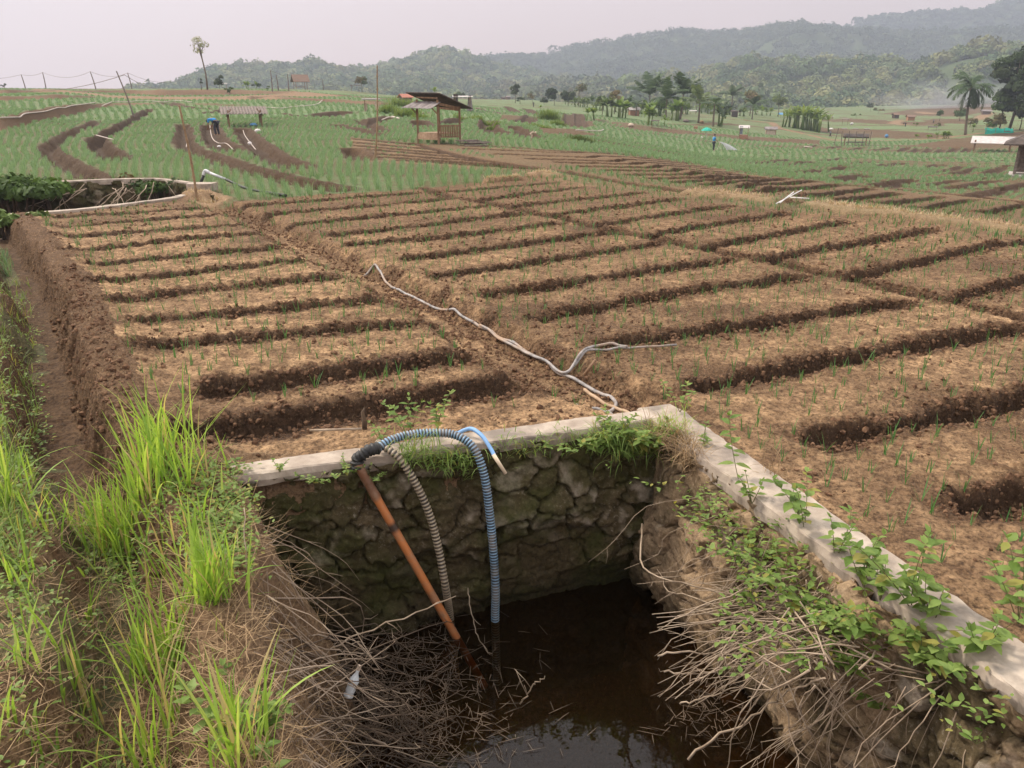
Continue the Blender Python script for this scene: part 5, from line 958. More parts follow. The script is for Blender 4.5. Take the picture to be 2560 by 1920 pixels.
shelter(1739, 323, 9, 7, 8, 'tiny red brick box near the teal umbrella', 'brick', over=.05, tilt=.02, walls='brick', name='pump_house', cat='pump house')
o = shelter(1858, 346, 22, 28, 18, 'square shelter with a pale front roof and a red base right of the umbrella', 'roof_white', over=.22, tilt=.1); part(o, 'base', 'brick', lambda mb: mb.box((0, 0, .2), (1.0, .8, .5))); part(o, 'side_panel', 'grey_cloth', lambda mb: mb.box((-.35, -.3, 1.0), (.4, .04, 1.0)))
shelter(1926, 336, 25, 13, 20, 'squat hut with pale walls and a grey roof', 'roof_grey', 'gable', .1, walls='block', name='field_hut', cat='hut'); shelter(1954, 294, 13, 8, 12, 'small blue tent shaped shelter by the pale green tree', 'bluepl', 'gable', .4, name='tent', cat='tent')
o = shelter(2137, 363, 54, 24, 30, 'ramshackle long shed with a patched flat roof and many poles', 'roof_dark', over=.1, tilt=.12, rth=.16, bench='wood_grey', name='open_shed', cat='shed')
for q in np.linspace(-.8, .8, 5): part(o, 'post', 'wood_grey', lambda mb: mb.beam((q*2., -.9, -.2), (q*2.+.15*q, -.9, 1.75), .09))
part(o, 'roof_debris', 'roof_grey', lambda mb: [mb.box((q*1.9, .1*q, 2.0), (.7, 1.2, .07)) for q in (-.8, -.1, .6)]); part(o, 'pole', 'wood_grey', lambda mb: mb.beam((-2.5, -1, -.2), (-2.2, -1, 2.1), .08))
o = shelter(2478, 378, 84, 27, 50, 'open pavilion with a large pale sheet roof at the right', 'roof_white', over=.14, tilt=.26, name='open_shed', cat='shed'); part(o, 'bench', 'roof_white', lambda mb: mb.box((-.9, .2, .9), (2.0, .5, .12))); part(o, 'roof_patch', 'roof_dark', lambda mb: mb.box((1.1, .8, 2.02), (.6, .5, .06)))
o = shelter(2330, 326, 20, 9, 14, 'low dark shed among the brown plots', 'roof_dark', over=.1, tilt=.1); shelter(2238, 296, 13, 9, 12, 'small brown hut left of its thatched neighbour', 'thatch', 'gable', .5, walls='roof_dark', name='field_hut', cat='hut'); shelter(2275, 302, 17, 10, 14, 'thatched brown hut on the far brown plots', 'thatch', 'gable', .4, walls='brick', name='field_hut', cat='hut')
shelter(2464, 286, 20, 8, 16, 'grey roofed hut in front of the tall trees', 'roof_grey', 'gable', .2, walls='wood_grey', name='field_hut', cat='hut'); shelter(2066, 297, 32, 5, 16, 'long low roof beyond the brown plots', 'roof_grey', over=.05, tilt=.05); shelter(2112, 312, 14, 14, 10, 'small open stand in the brown plots', 'wood_grey', over=.2, tilt=.05)
shelter(1270, 246, 10, 6, 8, 'far grey roofed hut by the dark bush', 'roof_grey', 'gable', .3, walls='wood_grey', name='field_hut', cat='hut'); shelter(1258, 235, 9, 4, 8, 'farthest dark roofed hut in the green fields', 'roof_dark', 'gable', .3, walls='wood_grey', name='field_hut', cat='hut')
# hut at the right edge, dark tiled hip roof
P = B(2548, 443); s = mpp(P); o = thing('field_hut', 'dark tiled hip roofed hut cut off by the right edge', 'hut', P, -math.atan2(P[0], P[1]))
w = 2.1; e_ = 80*s; top = 112*s
V = [(-.95, -.85, e_), (2.6, -.85, e_), (2.6, 2.2, e_), (-.95, 2.2, e_), (.2, .6, top), (1.5, .6, top)]; part(o, 'roof', 'roof_dark', lambda mb: mb.add(V+[(p[0], p[1], p[2]-.06) for p in V[:4]], [(0, 1, 5, 4), (1, 2, 5, 5), (2, 3, 4, 5), (3, 0, 4, 4), (9, 8, 7, 6), (0, 6, 7, 1), (3, 9, 6, 0), (1, 7, 8, 2), (2, 8, 9, 3)]))
for x, y in ((-.25, -.3), (1.9, -.3), (-.25, 1.5), (1.9, 1.5)): part(o, 'post', 'wood_grey', lambda mb: mb.beam((x, y, -.1), (x, y, e_+.05), .13))
part(o, 'rear_wall', 'wood_grey', lambda mb: mb.box((.8, 1.5, e_*.5), (2.1, .05, e_))); part(o, 'floor', 'roof_white', lambda mb: mb.box((.8, .5, .06), (2.6, 2.3, .16))); part(o, 'side_board', 'wood_light', lambda mb: mb.box((-.25, .3, .5), (.05, .9, .85)))
# ---- poles, wires, hoses of the left fields
def pole(xt, yt, xb, yb, r, label, m='bamboo', name='bamboo_pole', cat='pole', grp=None, nodes=True):
    b = B(xb, yb); s = mpp(b); hgt = (yb-yt)*s/math.cos(math.atan2(abs(yb-960), F))**0; t = np.array([(xt-xb)*s, 0, hgt]); n = 40; Q = np.linspace(-.03, 1, n)[:, None]*t; Q[:, 0] += .012*hgt*np.sin(np.linspace(0, 4, n)); R = np.linspace(r, r*.65, n)
    if nodes: R = R*(1+.35*((np.arange(n) % 5) == 0))
    mb = MB(); mb.tube(Q, R, 6); o = mb.build(name, M[m], smooth=True); o.location = tuple(b); tag(o, label, cat, grp); return b+t
pole(484, 277, 492, 497, .026, 'bamboo pole standing by the overgrown pool corner'); pole(959, 182, 937, 407, .028, 'tall leaning bamboo pole left of the wooden hut'); pole(311, 186, 334, 290, .06, 'leaning dark pole behind the curved furrow', nodes=False, m='wood_grey', name='wooden_pole')
tops = [pole(a, b, c, d, .09, lab, 'wood_grey', 'utility_pole', grp='wire poles on the plateau', nodes=False) for a, b, c, d, lab in ((60,186,63,219,'leftmost thin wire pole on the plateau'), (115,184,115,222,'second wire pole from the left on the plateau'), (234,182,240,224,'third wire pole from the left on the plateau'), (326,185,330,223,'wire pole on the plateau just right of the leaning dark pole'), (682,180,681,229,'wire pole between the bushes and the thatched hut'), (723,189,722,228,'short wire pole just left of the thatched hut'), (808,200,809,226,'short pole right of the thatched hut'), (695,190,696,227,'thin pole right of the wire pole by the bushes'))]
def wire(a, b, sag, lab, r=.02): 
    t = np.linspace(0, 1, 20)[:, None]; Q = a*(1-t)+b*t; Q[:, 2] -= sag*4*(t*(1-t))[:, 0]; mb = MB(); mb.tube(Q, r, 4); tag(mb.build('power_line', M['wood_grey']), lab, 'wire', 'wires over the plateau')
farL = at_r(-120, 188, 150); tL = np.array(at_r(311, 187, float(np.hypot(*B(334, 290)[:2]))))
wire(farL, tops[0], .6, 'wire running in from the left edge'); wire(tops[0], tops[1], .3, 'wire between the two leftmost poles'); wire(tops[1], tops[2], .8, 'wire between the second and third poles'); wire(tops[2], tops[3], .6, 'wire between the third pole and the pole near the dark leaning one'); wire(tops[3], at_r(480, 190, 150), 1.2, 'wire running right from the plateau poles'); wire(at_r(-60, 199, 120), tL, 1.2, 'wire from the left edge to the leaning dark pole', .02); wire(tL, at_r(400, 219, 140), .4, 'wire falling right from the leaning dark pole', .02); wire(tops[4], tops[6], .7, 'wire passing over the thatched hut')
def ghose(pts, r, lab, dz=.12, m='white_hose'):
    Q = smoothline([gpt(x, y)+[0, 0, dz] for x, y in pts], 60); mb = MB(); mb.tube(Q, r, 6); tag(mb.build('water_hose', M[m], smooth=True), lab, 'hose', 'pale hoses on the terraces')
ghose([(-60,301),(0,301),(41,300),(52,298),(66,289),(113,284),(145,275),(163,274),(181,269),(217,264),(240,259)], .035, 'pale hose along the top of the left terrace bank'); ghose([(255,269),(271,262),(287,257),(316,258),(362,255),(407,258),(441,255),(480,258)], .04, 'pale hose along the terrace bank in the middle of the left fields'); ghose([(640,279),(665,272),(700,274),(735,270),(790,264),(806,253)], .04, 'pale hose curving behind the corrugated shelter')
ghose([(463,319),(461,330),(467,345),(468,358),(466,371)], .018, 'pale hose in the furrow by the bamboo pole', .05); ghose([(525,316),(530,345),(545,360),(566,362),(583,377)], .018, 'pale hose in the furrow behind the bending farmer', .05); ghose([(608,328),(612,340),(622,355),(640,378)], .018, 'pale hose in the furrow under the corrugated shelter', .05); ghose([(955,303),(975,296),(1000,300),(980,294)], .04, 'pale hose by the small shelter left of the wooden hut', .1)
ghose([(243,352),(262,358),(286,365)], .022, 'straight pale pipe lying across the wide curved furrow', .25); ghose([(1440,329),(1495,331),(1510,327)], .05, 'pale hose on the bare plot in the middle distance'); ghose([(2010,369),(2030,371)], .05, 'pale pipe end lying in the right hand fields')
def lump(px, py, w, h, lab, m, name, cat):
    P = B(px, py); s = mpp(P); mb = MB(); t = np.linspace(0, PI, 7); ph = np.linspace(0, 2*PI, 10); T, PH = np.meshgrid(t, ph, indexing='ij'); rr = 1+.18*fbm(T*2+px, PH*1.5, 2, 5); mb.grid(np.stack([np.sin(T)*np.cos(PH)*w*s/2*rr, np.sin(T)*np.sin(PH)*w*s/2.5*rr, (np.cos(T)*.5+.42)*h*s*rr], -1)); o = mb.build(name, M[m], smooth=True); o.location = tuple(P); tag(o, lab, cat)
lump(645, 331, 16, 9, 'white sack lying in the onions right of the corrugated shelter', 'sack', 'sack', 'sack'); lump(625, 362, 10, 8, 'white bag in the furrow below the corrugated shelter', 'sack', 'sack', 'sack'); lump(634, 315, 18, 8, 'blue basin under the corrugated shelter', 'bluepl', 'basin', 'basin'); lump(548, 369, 10, 6, 'white bag in the furrow behind the farmer', 'sack', 'sack', 'sack')
lump(2129, 312, 9, 6, 'white sack on the far brown plot', 'sack', 'sack', 'sack'); lump(2216, 344, 9, 9, 'light blue container beside the long shed', 'bluepl', 'container', 'container'); lump(1754, 346, 8, 4, 'white bag under the teal umbrella', 'sack', 'sack', 'sack')
lump(1577, 317, 16, 9, 'pale rubble heap left of the dark shelter', 'block', 'rubble_heap', 'rubble'); lump(1715, 306, 16, 8, 'brown brushwood heap between the palms', 'wood_grey', 'brush_heap', 'heap'); lump(1754, 309, 12, 8, 'rounded dry heap by the palm trunk', 'straw', 'brush_heap', 'heap')
P = B(2498, 334); tp_ = thing('tarpaulin_fence', 'low teal tarpaulin stretched in front of the tall trees', 'tarpaulin', P); s = mpp(P); part(tp_, 'sheet', 'teal', lambda mb: mb.grid(np.stack([np.stack([np.linspace(-36, 36, 12)*s, np.full(12, y_), z_+.1*np.sin(np.arange(12)*1.7)*(z_ > .2)], -1) for y_, z_ in ((0, -.2), (.05, .45), (.3, .75))], 0))); part(tp_, 'stake', 'wood', lambda mb: [mb.beam((x*s, .05, -.2), (x*s, .05, .8), .06) for x in (-34, -10, 12, 34)])
# PVC pipe by the overgrown pool
p0 = at_z(496, 472, -.1); p0[2] = -.1; o = thing('water_pipe', 'bent grey pipe with a long black hose at the overgrown pool corner', 'pipe', p0); s = mpp(p0); w_ = lambda x, y: np.array([(x-496)*s, 0, 0])
top_ = np.array([19*s, .1, 42*s]); mid = np.array([75*s, -.1, 24*s]); end = gpt(715, 495, .0)+[0, 0, .05]-p0
part(o, 'riser', 'black', lambda mb: mb.tube([(0, 0, 0), top_*.5, top_*.8], .035, 8), True); part(o, 'elbow', 'pvc', lambda mb: mb.tube(smoothline([top_*.75, top_, top_*.8+mid*.2], 12), .045, 8), True); part(o, 'arm', 'pvc', lambda mb: mb.tube([top_*.85+mid*.15, mid], .034, 8), True); part(o, 'hose', 'black', lambda mb: mb.tube(smoothline([mid, mid*.6+end*.4-[0, 0, .08], end], 30), .032, 8), True)
P = at_z(507, 476, .05); mb = MB(); mb.box((0, 0, .08), (.55, .4, .16)); o = mb.build('concrete_slab', M['coping']); o.location = tuple(P); tag(o, 'small concrete slab at the overgrown pool corner', 'slab')
P = B(1765, 347); s = mpp(P); o = thing('umbrella', 'teal sun umbrella standing in the valley fields', 'umbrella', P); Rr = 14*s; a = np.linspace(0, 2*PI, 9); V = [(0, 0, 27*s)]; 
mb = MB(); rr = np.array([.02, .5, .85, 1.])*Rr; zz = np.array([27, 25.2, 22, 19.])*s; mb.grid(np.stack([np.stack([np.cos(a)*r_*(1-.06*(np.arange(9) % 2)), np.sin(a)*r_*(1-.06*(np.arange(9) % 2)), np.full(9, z_)], -1) for r_, z_ in zip(rr, zz)], 0)); mb.build('canopy', M['teal'], o); part(o, 'pole', 'roof_white', lambda mb: mb.tube([(0, 0, -.1), (0, 0, 27*s)], .04, 6)); part(o, 'ribs', 'black', lambda mb: [mb.tube([(0, 0, 22*s), (np.cos(q)*Rr*.8, np.sin(q)*Rr*.8, 21.6*s)], .015, 4) for q in a[:8]])
# ---- plants of the fields
M['palmleaf'] = leafmat('palm_leaf', (.035, .07, .022), (.075, .12, .04), .25, .45); M['palmlight'] = leafmat('light_palm_leaf', (.08, .13, .04), (.15, .19, .07), .3, .5); M['bananaleaf'] = leafmat('banana_leaf', (.09, .16, .035), (.2, .27, .07), .4, .5); M['caneleaf'] = leafmat('cane_leaf', (.10, .17, .04), (.22, .28, .08), .4, .5)
def frond(mb, base, az, up, L_, droop, g, nl=22, w=.09, ll=.32):
    t = np.linspace(0, 1, 14); th = up-droop*t**1.3; dl = L_/13; h = np.r_[0, np.cumsum(np.cos(th[1:])*dl)]; z = np.r_[0, np.cumsum(np.sin(th[1:])*dl)]; d = np.array([math.sin(az), math.cos(az), 0]); sd = np.array([math.cos(az), -math.sin(az), 0]); Q = base+h[:, None]*d+z[:, None]*np.array([0, 0, 1]); mb.tube(Q, np.linspace(L_*.012, L_*.003, 14), 4)
    k = np.linspace(.12, 1, nl)*13; i = np.minimum(k.astype(int), 12); f_ = (k-i)[:, None]; p = Q[i]*(1-f_)+Q[i+1]*f_; T = Q[i+1]-Q[i]; T /= np.linalg.norm(T, axis=1)[:, None]; l = L_*ll*np.sin(np.linspace(.35, 2.9, nl))[:, None]
    for s in (-1, 1):
        e = p+(sd*s*.8+T*.55+np.array([0, 0, -.35])+g.normal(size=(nl, 3))*.08)*l; m = (p+e)/2+np.array([0, 0, .06])*l; ww = T*L_*w*.45
        V = np.stack([p-ww*.5, p+ww*.5, m+ww*.6, m-ww*.6, e+ww*.15, e-ww*.15], 1).reshape(-1, 3); b = (np.arange(nl)*6)[:, None]; mb.add(V, np.concatenate([b+[0, 1, 2, 3], b+[3, 2, 4, 5]], 0))
def palm(px, py, ch, rad, lab, n=18, m='palmleaf', lean=0., name='palm_tree', tall=False, upr=(-.3, 1.35), seed=0, cat='palm tree'):
    """px,py foot; ch = crown height above the foot and rad = frond length, in photo pixels"""
    g = np.random.default_rng(seed+int(px)); P = B(px, py); s = mpp(P); kk = 1. if tall else 1.25; H = ch*s*kk; L_ = rad*s*kk*1.15; o = thing(name, lab, cat, P); top = np.array([lean*s, 0, H]); t = np.linspace(-.02, 1, 16)[:, None]; Q = t*top; Q[:, 0] += np.sin(t[:, 0]*PI)*lean*s*.25
    r0 = max(.13, .025*H) if tall else max(.1, .04*H); mb = MB(); mb.tube(Q, np.linspace(r0*1.25, r0*.75, 16)*(1+.06*(np.arange(16) % 2)), 8); mb.build('trunk', M['bark'], o, smooth=True)
    mb = MB()
    for i in range(n): frond(mb, top, i*2.4+g.normal()*.2, g.uniform(*upr), L_*g.uniform(.8, 1.1), g.uniform(.7, 1.9)*(1 if tall else .7), g)
    mb.build('fronds', M[m], o); return o
o = palm(2413, 337, 112, 54, 'tall coconut palm at the right', 24, tall=True, lean=-8, upr=(-.9, 1.3)); part(o, 'coconuts', 'wood', lambda mb: [mb.tube([(np.cos(q)*.3-.5, np.sin(q)*.3, 118*mpp(o.location)*.92), (np.cos(q)*.34-.5, np.sin(q)*.34, 118*mpp(o.location)*.92-.3)], .14, 6) for q in range(5)])
palm(1630, 284, 34, 44, 'tallest dark palm left of the banana plants', 15, lean=-8, upr=(.6, 1.45)); palm(1664, 296, 36, 40, 'dark palm in the middle of the palm group', 15, upr=(.3, 1.4)); palm(1700, 298, 46, 40, 'palm with upright fronds right of the palm group', 16, lean=4, upr=(.2, 1.45)); palm(1746, 307, 40, 34, 'paler palm between the two shelters', 14, 'palmlight', upr=(.3, 1.4)); palm(1782, 316, 42, 28, 'thin palm with spreading fronds right of the pale palm', 10, upr=(-.2, 1.1)); palm(1828, 280, 30, 26, 'dark upright palm behind the path', 13, upr=(.4, 1.45)); palm(1880, 298, 26, 30, 'short dark palm below the brown tree', 13, upr=(.1, 1.2)); palm(1590, 290, 22, 20, 'small thin palm beside the pinkish hut', 9, upr=(0, 1.2))
def bleaf(mb, base, az, up, L_, droop, w, g):
    t = np.linspace(0, 1, 9); th = up-droop*t**1.5; dl = L_/8; h = np.r_[0, np.cumsum(np.cos(th[1:])*dl)]; z = np.r_[0, np.cumsum(np.sin(th[1:])*dl)]; d = np.array([math.sin(az), math.cos(az), 0]); sd = np.array([math.cos(az), -math.sin(az), 0]); Q = base+h[:, None]*d+z[:, None]*np.array([0, 0, 1]); ww = w*np.array([.05, .1, .75, 1, 1, .95, .8, .5, .05])[:, None]
    V = np.stack([Q-sd*ww+[0, 0, .0]+np.array([0, 0, 1])*ww*.35, Q, Q+sd*ww+np.array([0, 0, 1])*ww*.35], 1); mb.grid(V)
def banana(px, py, h, lab, n=3, m='bananaleaf', spread=.6, seed=0, name='banana_plant', nl=8, cat='banana plant', leafw=.13):
    g = np.random.default_rng(seed+int(px)*3); P = B(px, py); s = mpp(P); H = h*s*1.3; o = thing(name, lab, cat, P); ml = MB(); mt = MB()
    for i in range(n):
        b = np.r_[g.normal(size=2)*spread*s*14*(i > 0), -.05]; hh = H*g.uniform(.7, 1.0); tp = b+np.array([g.normal()*.06*hh, g.normal()*.06*hh, hh*(.5 if spread < 1 else .28)]); mt.tube([b, (b+tp)/2, tp], [hh*.05, hh*.042, hh*.03], 7)
        for k in range(nl): bleaf(ml, tp, k*2.4+g.normal()*.3, g.uniform(.5, 1.45), hh*g.uniform(.42, .62), g.uniform(.3, 1.7), hh*leafw*g.uniform(.7, 1.1), g)
    mt.build('stems', M['caneleaf'], o, smooth=True); ml.build('leaves', M[m], o); return o
banana(1690, 302, 46, 'banana plants in front of the palm group', 4); banana(1620, 312, 42, 'yellowish banana clump around the dark shelter', 5, seed=1); banana(1796, 316, 48, 'banana plant with a shaggy trunk', 3, m='palmlight'); banana(1520, 292, 46, 'banana plants left of the pinkish hut', 4, m='palmlight'); banana(1555, 296, 40, 'dark banana plants below the rusty tree', 4); banana(1485, 300, 36, 'light banana plant at the left end of the palm row', 3); banana(1450, 268, 30, 'banana grove behind the tall thin trees', 5, m='palmlight', spread=1.2); banana(1660, 316, 30, 'leaning banana plant with a big folded leaf', 1)
for i, (x, y, h) in enumerate(((1972, 318, 42), (1995, 322, 54), (2018, 326, 60), (2040, 329, 50))): banana(x, y, h, ('left end of the pale green cane thicket', 'second clump of the pale green cane thicket', 'tallest clump of the pale green cane thicket', 'right end of the pale green cane thicket')[i], 9, m='caneleaf', spread=.9, name='cane_clump', nl=6, cat='cane', leafw=.05)
banana(1089, 248, 36, 'spiky banana plant standing alone behind the wooden hut', 1, nl=6); banana(618, 220, 22, 'banana clump on the left plateau', 3, spread=1.); banana(2318, 346, 16, 'low banana clump on the brown plots', 5, spread=1.1); banana(2372, 346, 22, 'low banana clump left of the coconut palm', 5, spread=1.1); banana(2432, 330, 18, 'small banana plant right of the coconut palm', 1); banana(1350, 276, 14, 'small banana plant on the far green field', 1)
def tree(px, py, h, wpx, lab, pal, n=260, lobes=7, trunk=.35, crown=.62, seed=0, q=.3, name='tree', flat=.85, bark='bark', cat='tree', lean=0.):
    g = np.random.default_rng(seed+int(px)*7+int(py)); P = B(px, py); s = mpp(P); H = h*s; Wd = wpx*s; o = thing(name, lab, cat, P); cz = H*(1-crown/2); mt = MB(); r0 = max(.04*H*.5, .05); top = np.array([lean*s, 0, H*(1-crown*.45)]); mt.tube([np.array([0, 0, -.2]), top*.35+[.02*H, 0, 0], top*.7, top], [r0, r0*.8, r0*.6, r0*.35], 7)
    C = []; 
    for i in range(lobes):
        d = g.normal(size=3); d /= np.linalg.norm(d); kq = .3 if lobes < 12 else .42; c = np.array([lean*s+d[0]*Wd*kq, d[1]*Wd*kq, cz+d[2]*H*crown*kq]); C.append(c); a = top*g.uniform(.55, .95); mt.tube([a, (a+c)/2+[0, 0, .02*H], c], [r0*.4, r0*.28, r0*.12], 5)
    mt.build('trunk', M[bark], o, smooth=True); mb = MB(); crowns(mb, np.array(C), np.full(lobes, min(Wd, H*crown)*(.30 if lobes < 12 else .2))*g.uniform(.75, 1.2, lobes), n, flat, q, pal, seed+3); mb.build('crown', M['forest'], o); return o
DG = [(.04, .065, .025), (.055, .08, .03), (.03, .05, .02)]; LG = [(.10, .15, .04), (.13, .17, .06)]; BR = [(.15, .13, .06), (.12, .12, .05), (.17, .13, .065)]; MG = [(.06, .10, .03), (.08, .11, .035)]
tree(519, 224, 122, 40, 'tall thin pale tree rising alone on the left plateau', [(.30, .32, .17), (.34, .35, .2)], 70, 9, crown=.40, q=.15, lean=-5); tree(549, 222, 36, 26, 'round dark bush tree on the left plateau', DG, 120, 5, crown=.9); tree(504, 224, 30, 11, 'narrow dark shrub left of the thin tall tree', DG, 90, 4, crown=.75); tree(642, 221, 16, 28, 'low dark bush on the left plateau', DG, 90, 5, crown=.9); tree(905, 232, 40, 40, 'loose green tree beside the tiny dark stand', MG+BR, 80, 6, crown=.6)
tree(12, 222, 14, 20, 'dark shrub on the skyline at the left edge', DG, 80, 4, crown=.8); tree(670, 226, 10, 30, 'low green shrub at the plateau edge', MG, 80, 5, crown=.9); tree(575, 236, 18, 34, 'grassy shrub on the red terrace bank', MG, 80, 5, crown=.9)
tree(1152, 238, 20, 24, 'round clipped looking tree behind the pale shelter', MG, 140, 5, crown=.9); tree(1288, 258, 46, 26, 'dark narrow tree in the middle distance', DG, 130, 6, crown=.8); tree(1300, 259, 18, 34, 'dark low bush at the foot of the narrow tree', DG, 100, 5, crown=.9); tree(1330, 262, 34, 24, 'thin grey green tree', MG+BR, 60, 6, crown=.65, q=.22); tree(1385, 264, 40, 46, 'broad dark tree in the middle distance', DG, 160, 8, crown=.75); tree(1420, 265, 38, 32, 'dark tree touching the broad dark tree', DG, 140, 7, crown=.8); tree(1446, 266, 60, 32, 'tall thin tree with an open crown', MG+BR, 70, 7, crown=.55, q=.22); tree(1360, 262, 18, 22, 'small dark bush left of the broad dark tree', DG, 90, 5, crown=.9)
tree(1535, 285, 56, 38, 'rusty brown crowned tree over the banana plants', BR, 110, 7, crown=.55); tree(1505, 288, 46, 34, 'dull green tree left of the rusty tree', MG, 110, 7, crown=.6); tree(1874, 290, 62, 38, 'rusty brown tree behind the short palm', BR, 110, 7, crown=.6); tree(1944, 292, 56, 32, 'light green tree with a bare trunk', LG, 120, 7, crown=.65, q=.24); tree(1740, 282, 48, 36, 'greyish tree behind the palms', BR+MG, 100, 7, crown=.65)
tree(2522, 326, 190, 118, 'tall dark tree at the right edge', DG+[(.07, .085, .03)], 330, 34, crown=.60, q=.17, lean=6); tree(2580, 330, 170, 110, 'dark tree leaning in from beyond the right edge', DG, 330, 30, crown=.75, q=.17); tree(2497, 326, 100, 58, 'smaller green tree below the tall dark tree', MG+DG, 260, 10, crown=.7, q=.22); tree(2548, 326, 74, 60, 'bushy undergrowth tree at the right edge', MG, 220, 9, crown=.85, q=.24); tree(2482, 328, 40, 50, 'pale dry undergrowth left of the tall trees', BR+MG, 140, 8, crown=.9, q=.26)
tree(2175, 279, 20, 20, 'small round tree on the far green knoll', DG, 120, 5, crown=.7); tree(2348, 303, 26, 18, 'round topped little tree by the far hut', MG, 120, 5, crown=.65); tree(2398, 302, 34, 30, 'bright round tree left of the coconut palm', MG, 140, 6, crown=.85); tree(2424, 318, 24, 34, 'dry shrub at the foot of the coconut palm', BR, 100, 6, crown=.9); tree(2195, 284, 14, 40, 'yellowish scrub on the far knoll', BR+LG, 90, 7, crown=.9); tree(2140, 294, 10, 36, 'green scrub left of the far knoll', LG, 90, 6, crown=.9); tree(2345, 318, 12, 40, 'pale scrub along the far green plot', LG+BR, 90, 6, crown=.9); tree(2290, 316, 9, 24, 'low scrub in front of the thatched brown hut', LG, 80, 5, crown=.9)
def thicket(px, py, wpx, hpx, lab, n=500, m='caneleaf'):
    g = np.random.default_rng(int(px)+int(py)); P = B(px, py); s = mpp(P); xy = g.normal(size=(n, 2))*[wpx*s*.28, wpx*s*.16]; z = gz(P[0]+xy[:, 0], P[1]+xy[:, 1])-P[2]; V, Fc = blades(np.c_[xy, z-.03], g.uniform(0, 6.28, n), g.uniform(.5, 1.1, n)*hpx*s, np.full(n, .035+.012*s*hpx), g.uniform(0, .9, n), g.uniform(0, .6, n), 4); mb = MB(); mb.add(V, Fc); o = mb.build('grass_thicket', M[m]); o.location = tuple(P); tag(o, lab, 'tall grass')
for a in [(972,283,40,26,'tall green grass left of the wooden hut roof',500),(1020,290,60,24,'tall grass bank behind the wooden hut, left part',700),(1050,298,40,14,'low grass on the bank seen through the hut',300),(1005,268,50,30,'tall light grass around the red roofed hut',600),(1165,294,50,16,'tall grass bank right of the wooden hut',500),(1210,300,50,12,'grass bank running right from the wooden hut',400),(1232,310,30,14,'grass mound on the curved bank',300),(1372,300,44,30,'light green shrubby grass clump in the middle fields',600),(1395,314,40,16,'green grass bank below the shrubby clump',400),(1352,318,50,10,'low grass along the bare plot',350),(1452,355,50,20,'dark green grass mound on the green field',600,'palmlight'),(1420,352,50,8,'low light grass left of the dark mound',300)]: thicket(*a)
def bush(at, R, lab, pal, n=900, lobes=6, flat=.7, leaf=.1, seed=0, name='bush'):
    g = np.random.default_rng(seed); at = np.asarray(at, float); o = thing(name, lab, 'bush', at); C = g.normal(size=(lobes, 3))*np.array([R*.5, R*.35, R*.22]); C[:, 2] = np.abs(C[:, 2])+R*.15; mb = MB(); crowns(mb, C, np.full(lobes, R*.5), n//lobes, flat, leaf/R*1.6, pal, seed); mb.build('leaves', M['forest'], o); mt = MB()
    for c in C: mt.tube([np.array([c[0]*.4, c[1]*.4, -.4]), c*.6, c], [.03, .02, .008], 5)
    mt.build('branches', M['twigdark'], o, smooth=True); return o
GB = [(.055, .10, .02), (.075, .13, .03), (.04, .07, .018)]
bush(at_z(25, 505, -.25), .85, 'leafy green bush covering the left end of the overgrown pool', GB, 2600, 12, .55, seed=1); bush(at_z(120, 500, -.35), .75, 'leafy bush trailing over the wall of the overgrown pool', GB+LG, 1500, 7, seed=2); bush(at_z(10, 560, -.1), .35, 'small light green bush at the left edge by the ditch', LG, 700, 5, seed=3); bush(at_z(270, 530, -.9), .8, 'dark tangle of weeds inside the overgrown pool', DG, 1100, 9, .45, seed=4, leaf=.08); bush(at_z(400, 486, -.3), .5, 'green creeper on the wall of the overgrown pool', GB, 700, 7, seed=5, leaf=.07); bush(at_z(130, 545, -.9), .7, 'shaded weeds at the bottom of the overgrown pool', DG, 900, 7, .5, seed=6, leaf=.08)
bush(at_z(230, 492, -.45), .6, 'dark green weeds climbing the back wall of the overgrown pool', GB, 900, 9, .6, seed=8, leaf=.07); bush(at_z(330, 488, -.45), .6, 'mixed creepers hanging over the back wall of the overgrown pool', GB+BR, 900, 9, .6, seed=9, leaf=.07)
g = np.random.default_rng(77); mb = MB()
for i in range(26): a = at_z(g.uniform(120, 440), g.uniform(452, 475), g.uniform(-.2, .05)); b = a+np.array([g.uniform(-1.2, 1.2), g.uniform(-1.6, -.4), g.uniform(-1.1, -.3)]); twig(mb, arch(a, b, g.uniform(-.05, .2), g), g.uniform(.008, .015), g, 2, .4)
tag(mb.build('dead_branches', M['twig'], smooth=True), 'pale dead stems hanging inside the overgrown pool', 'dead branches', kind='stuff')
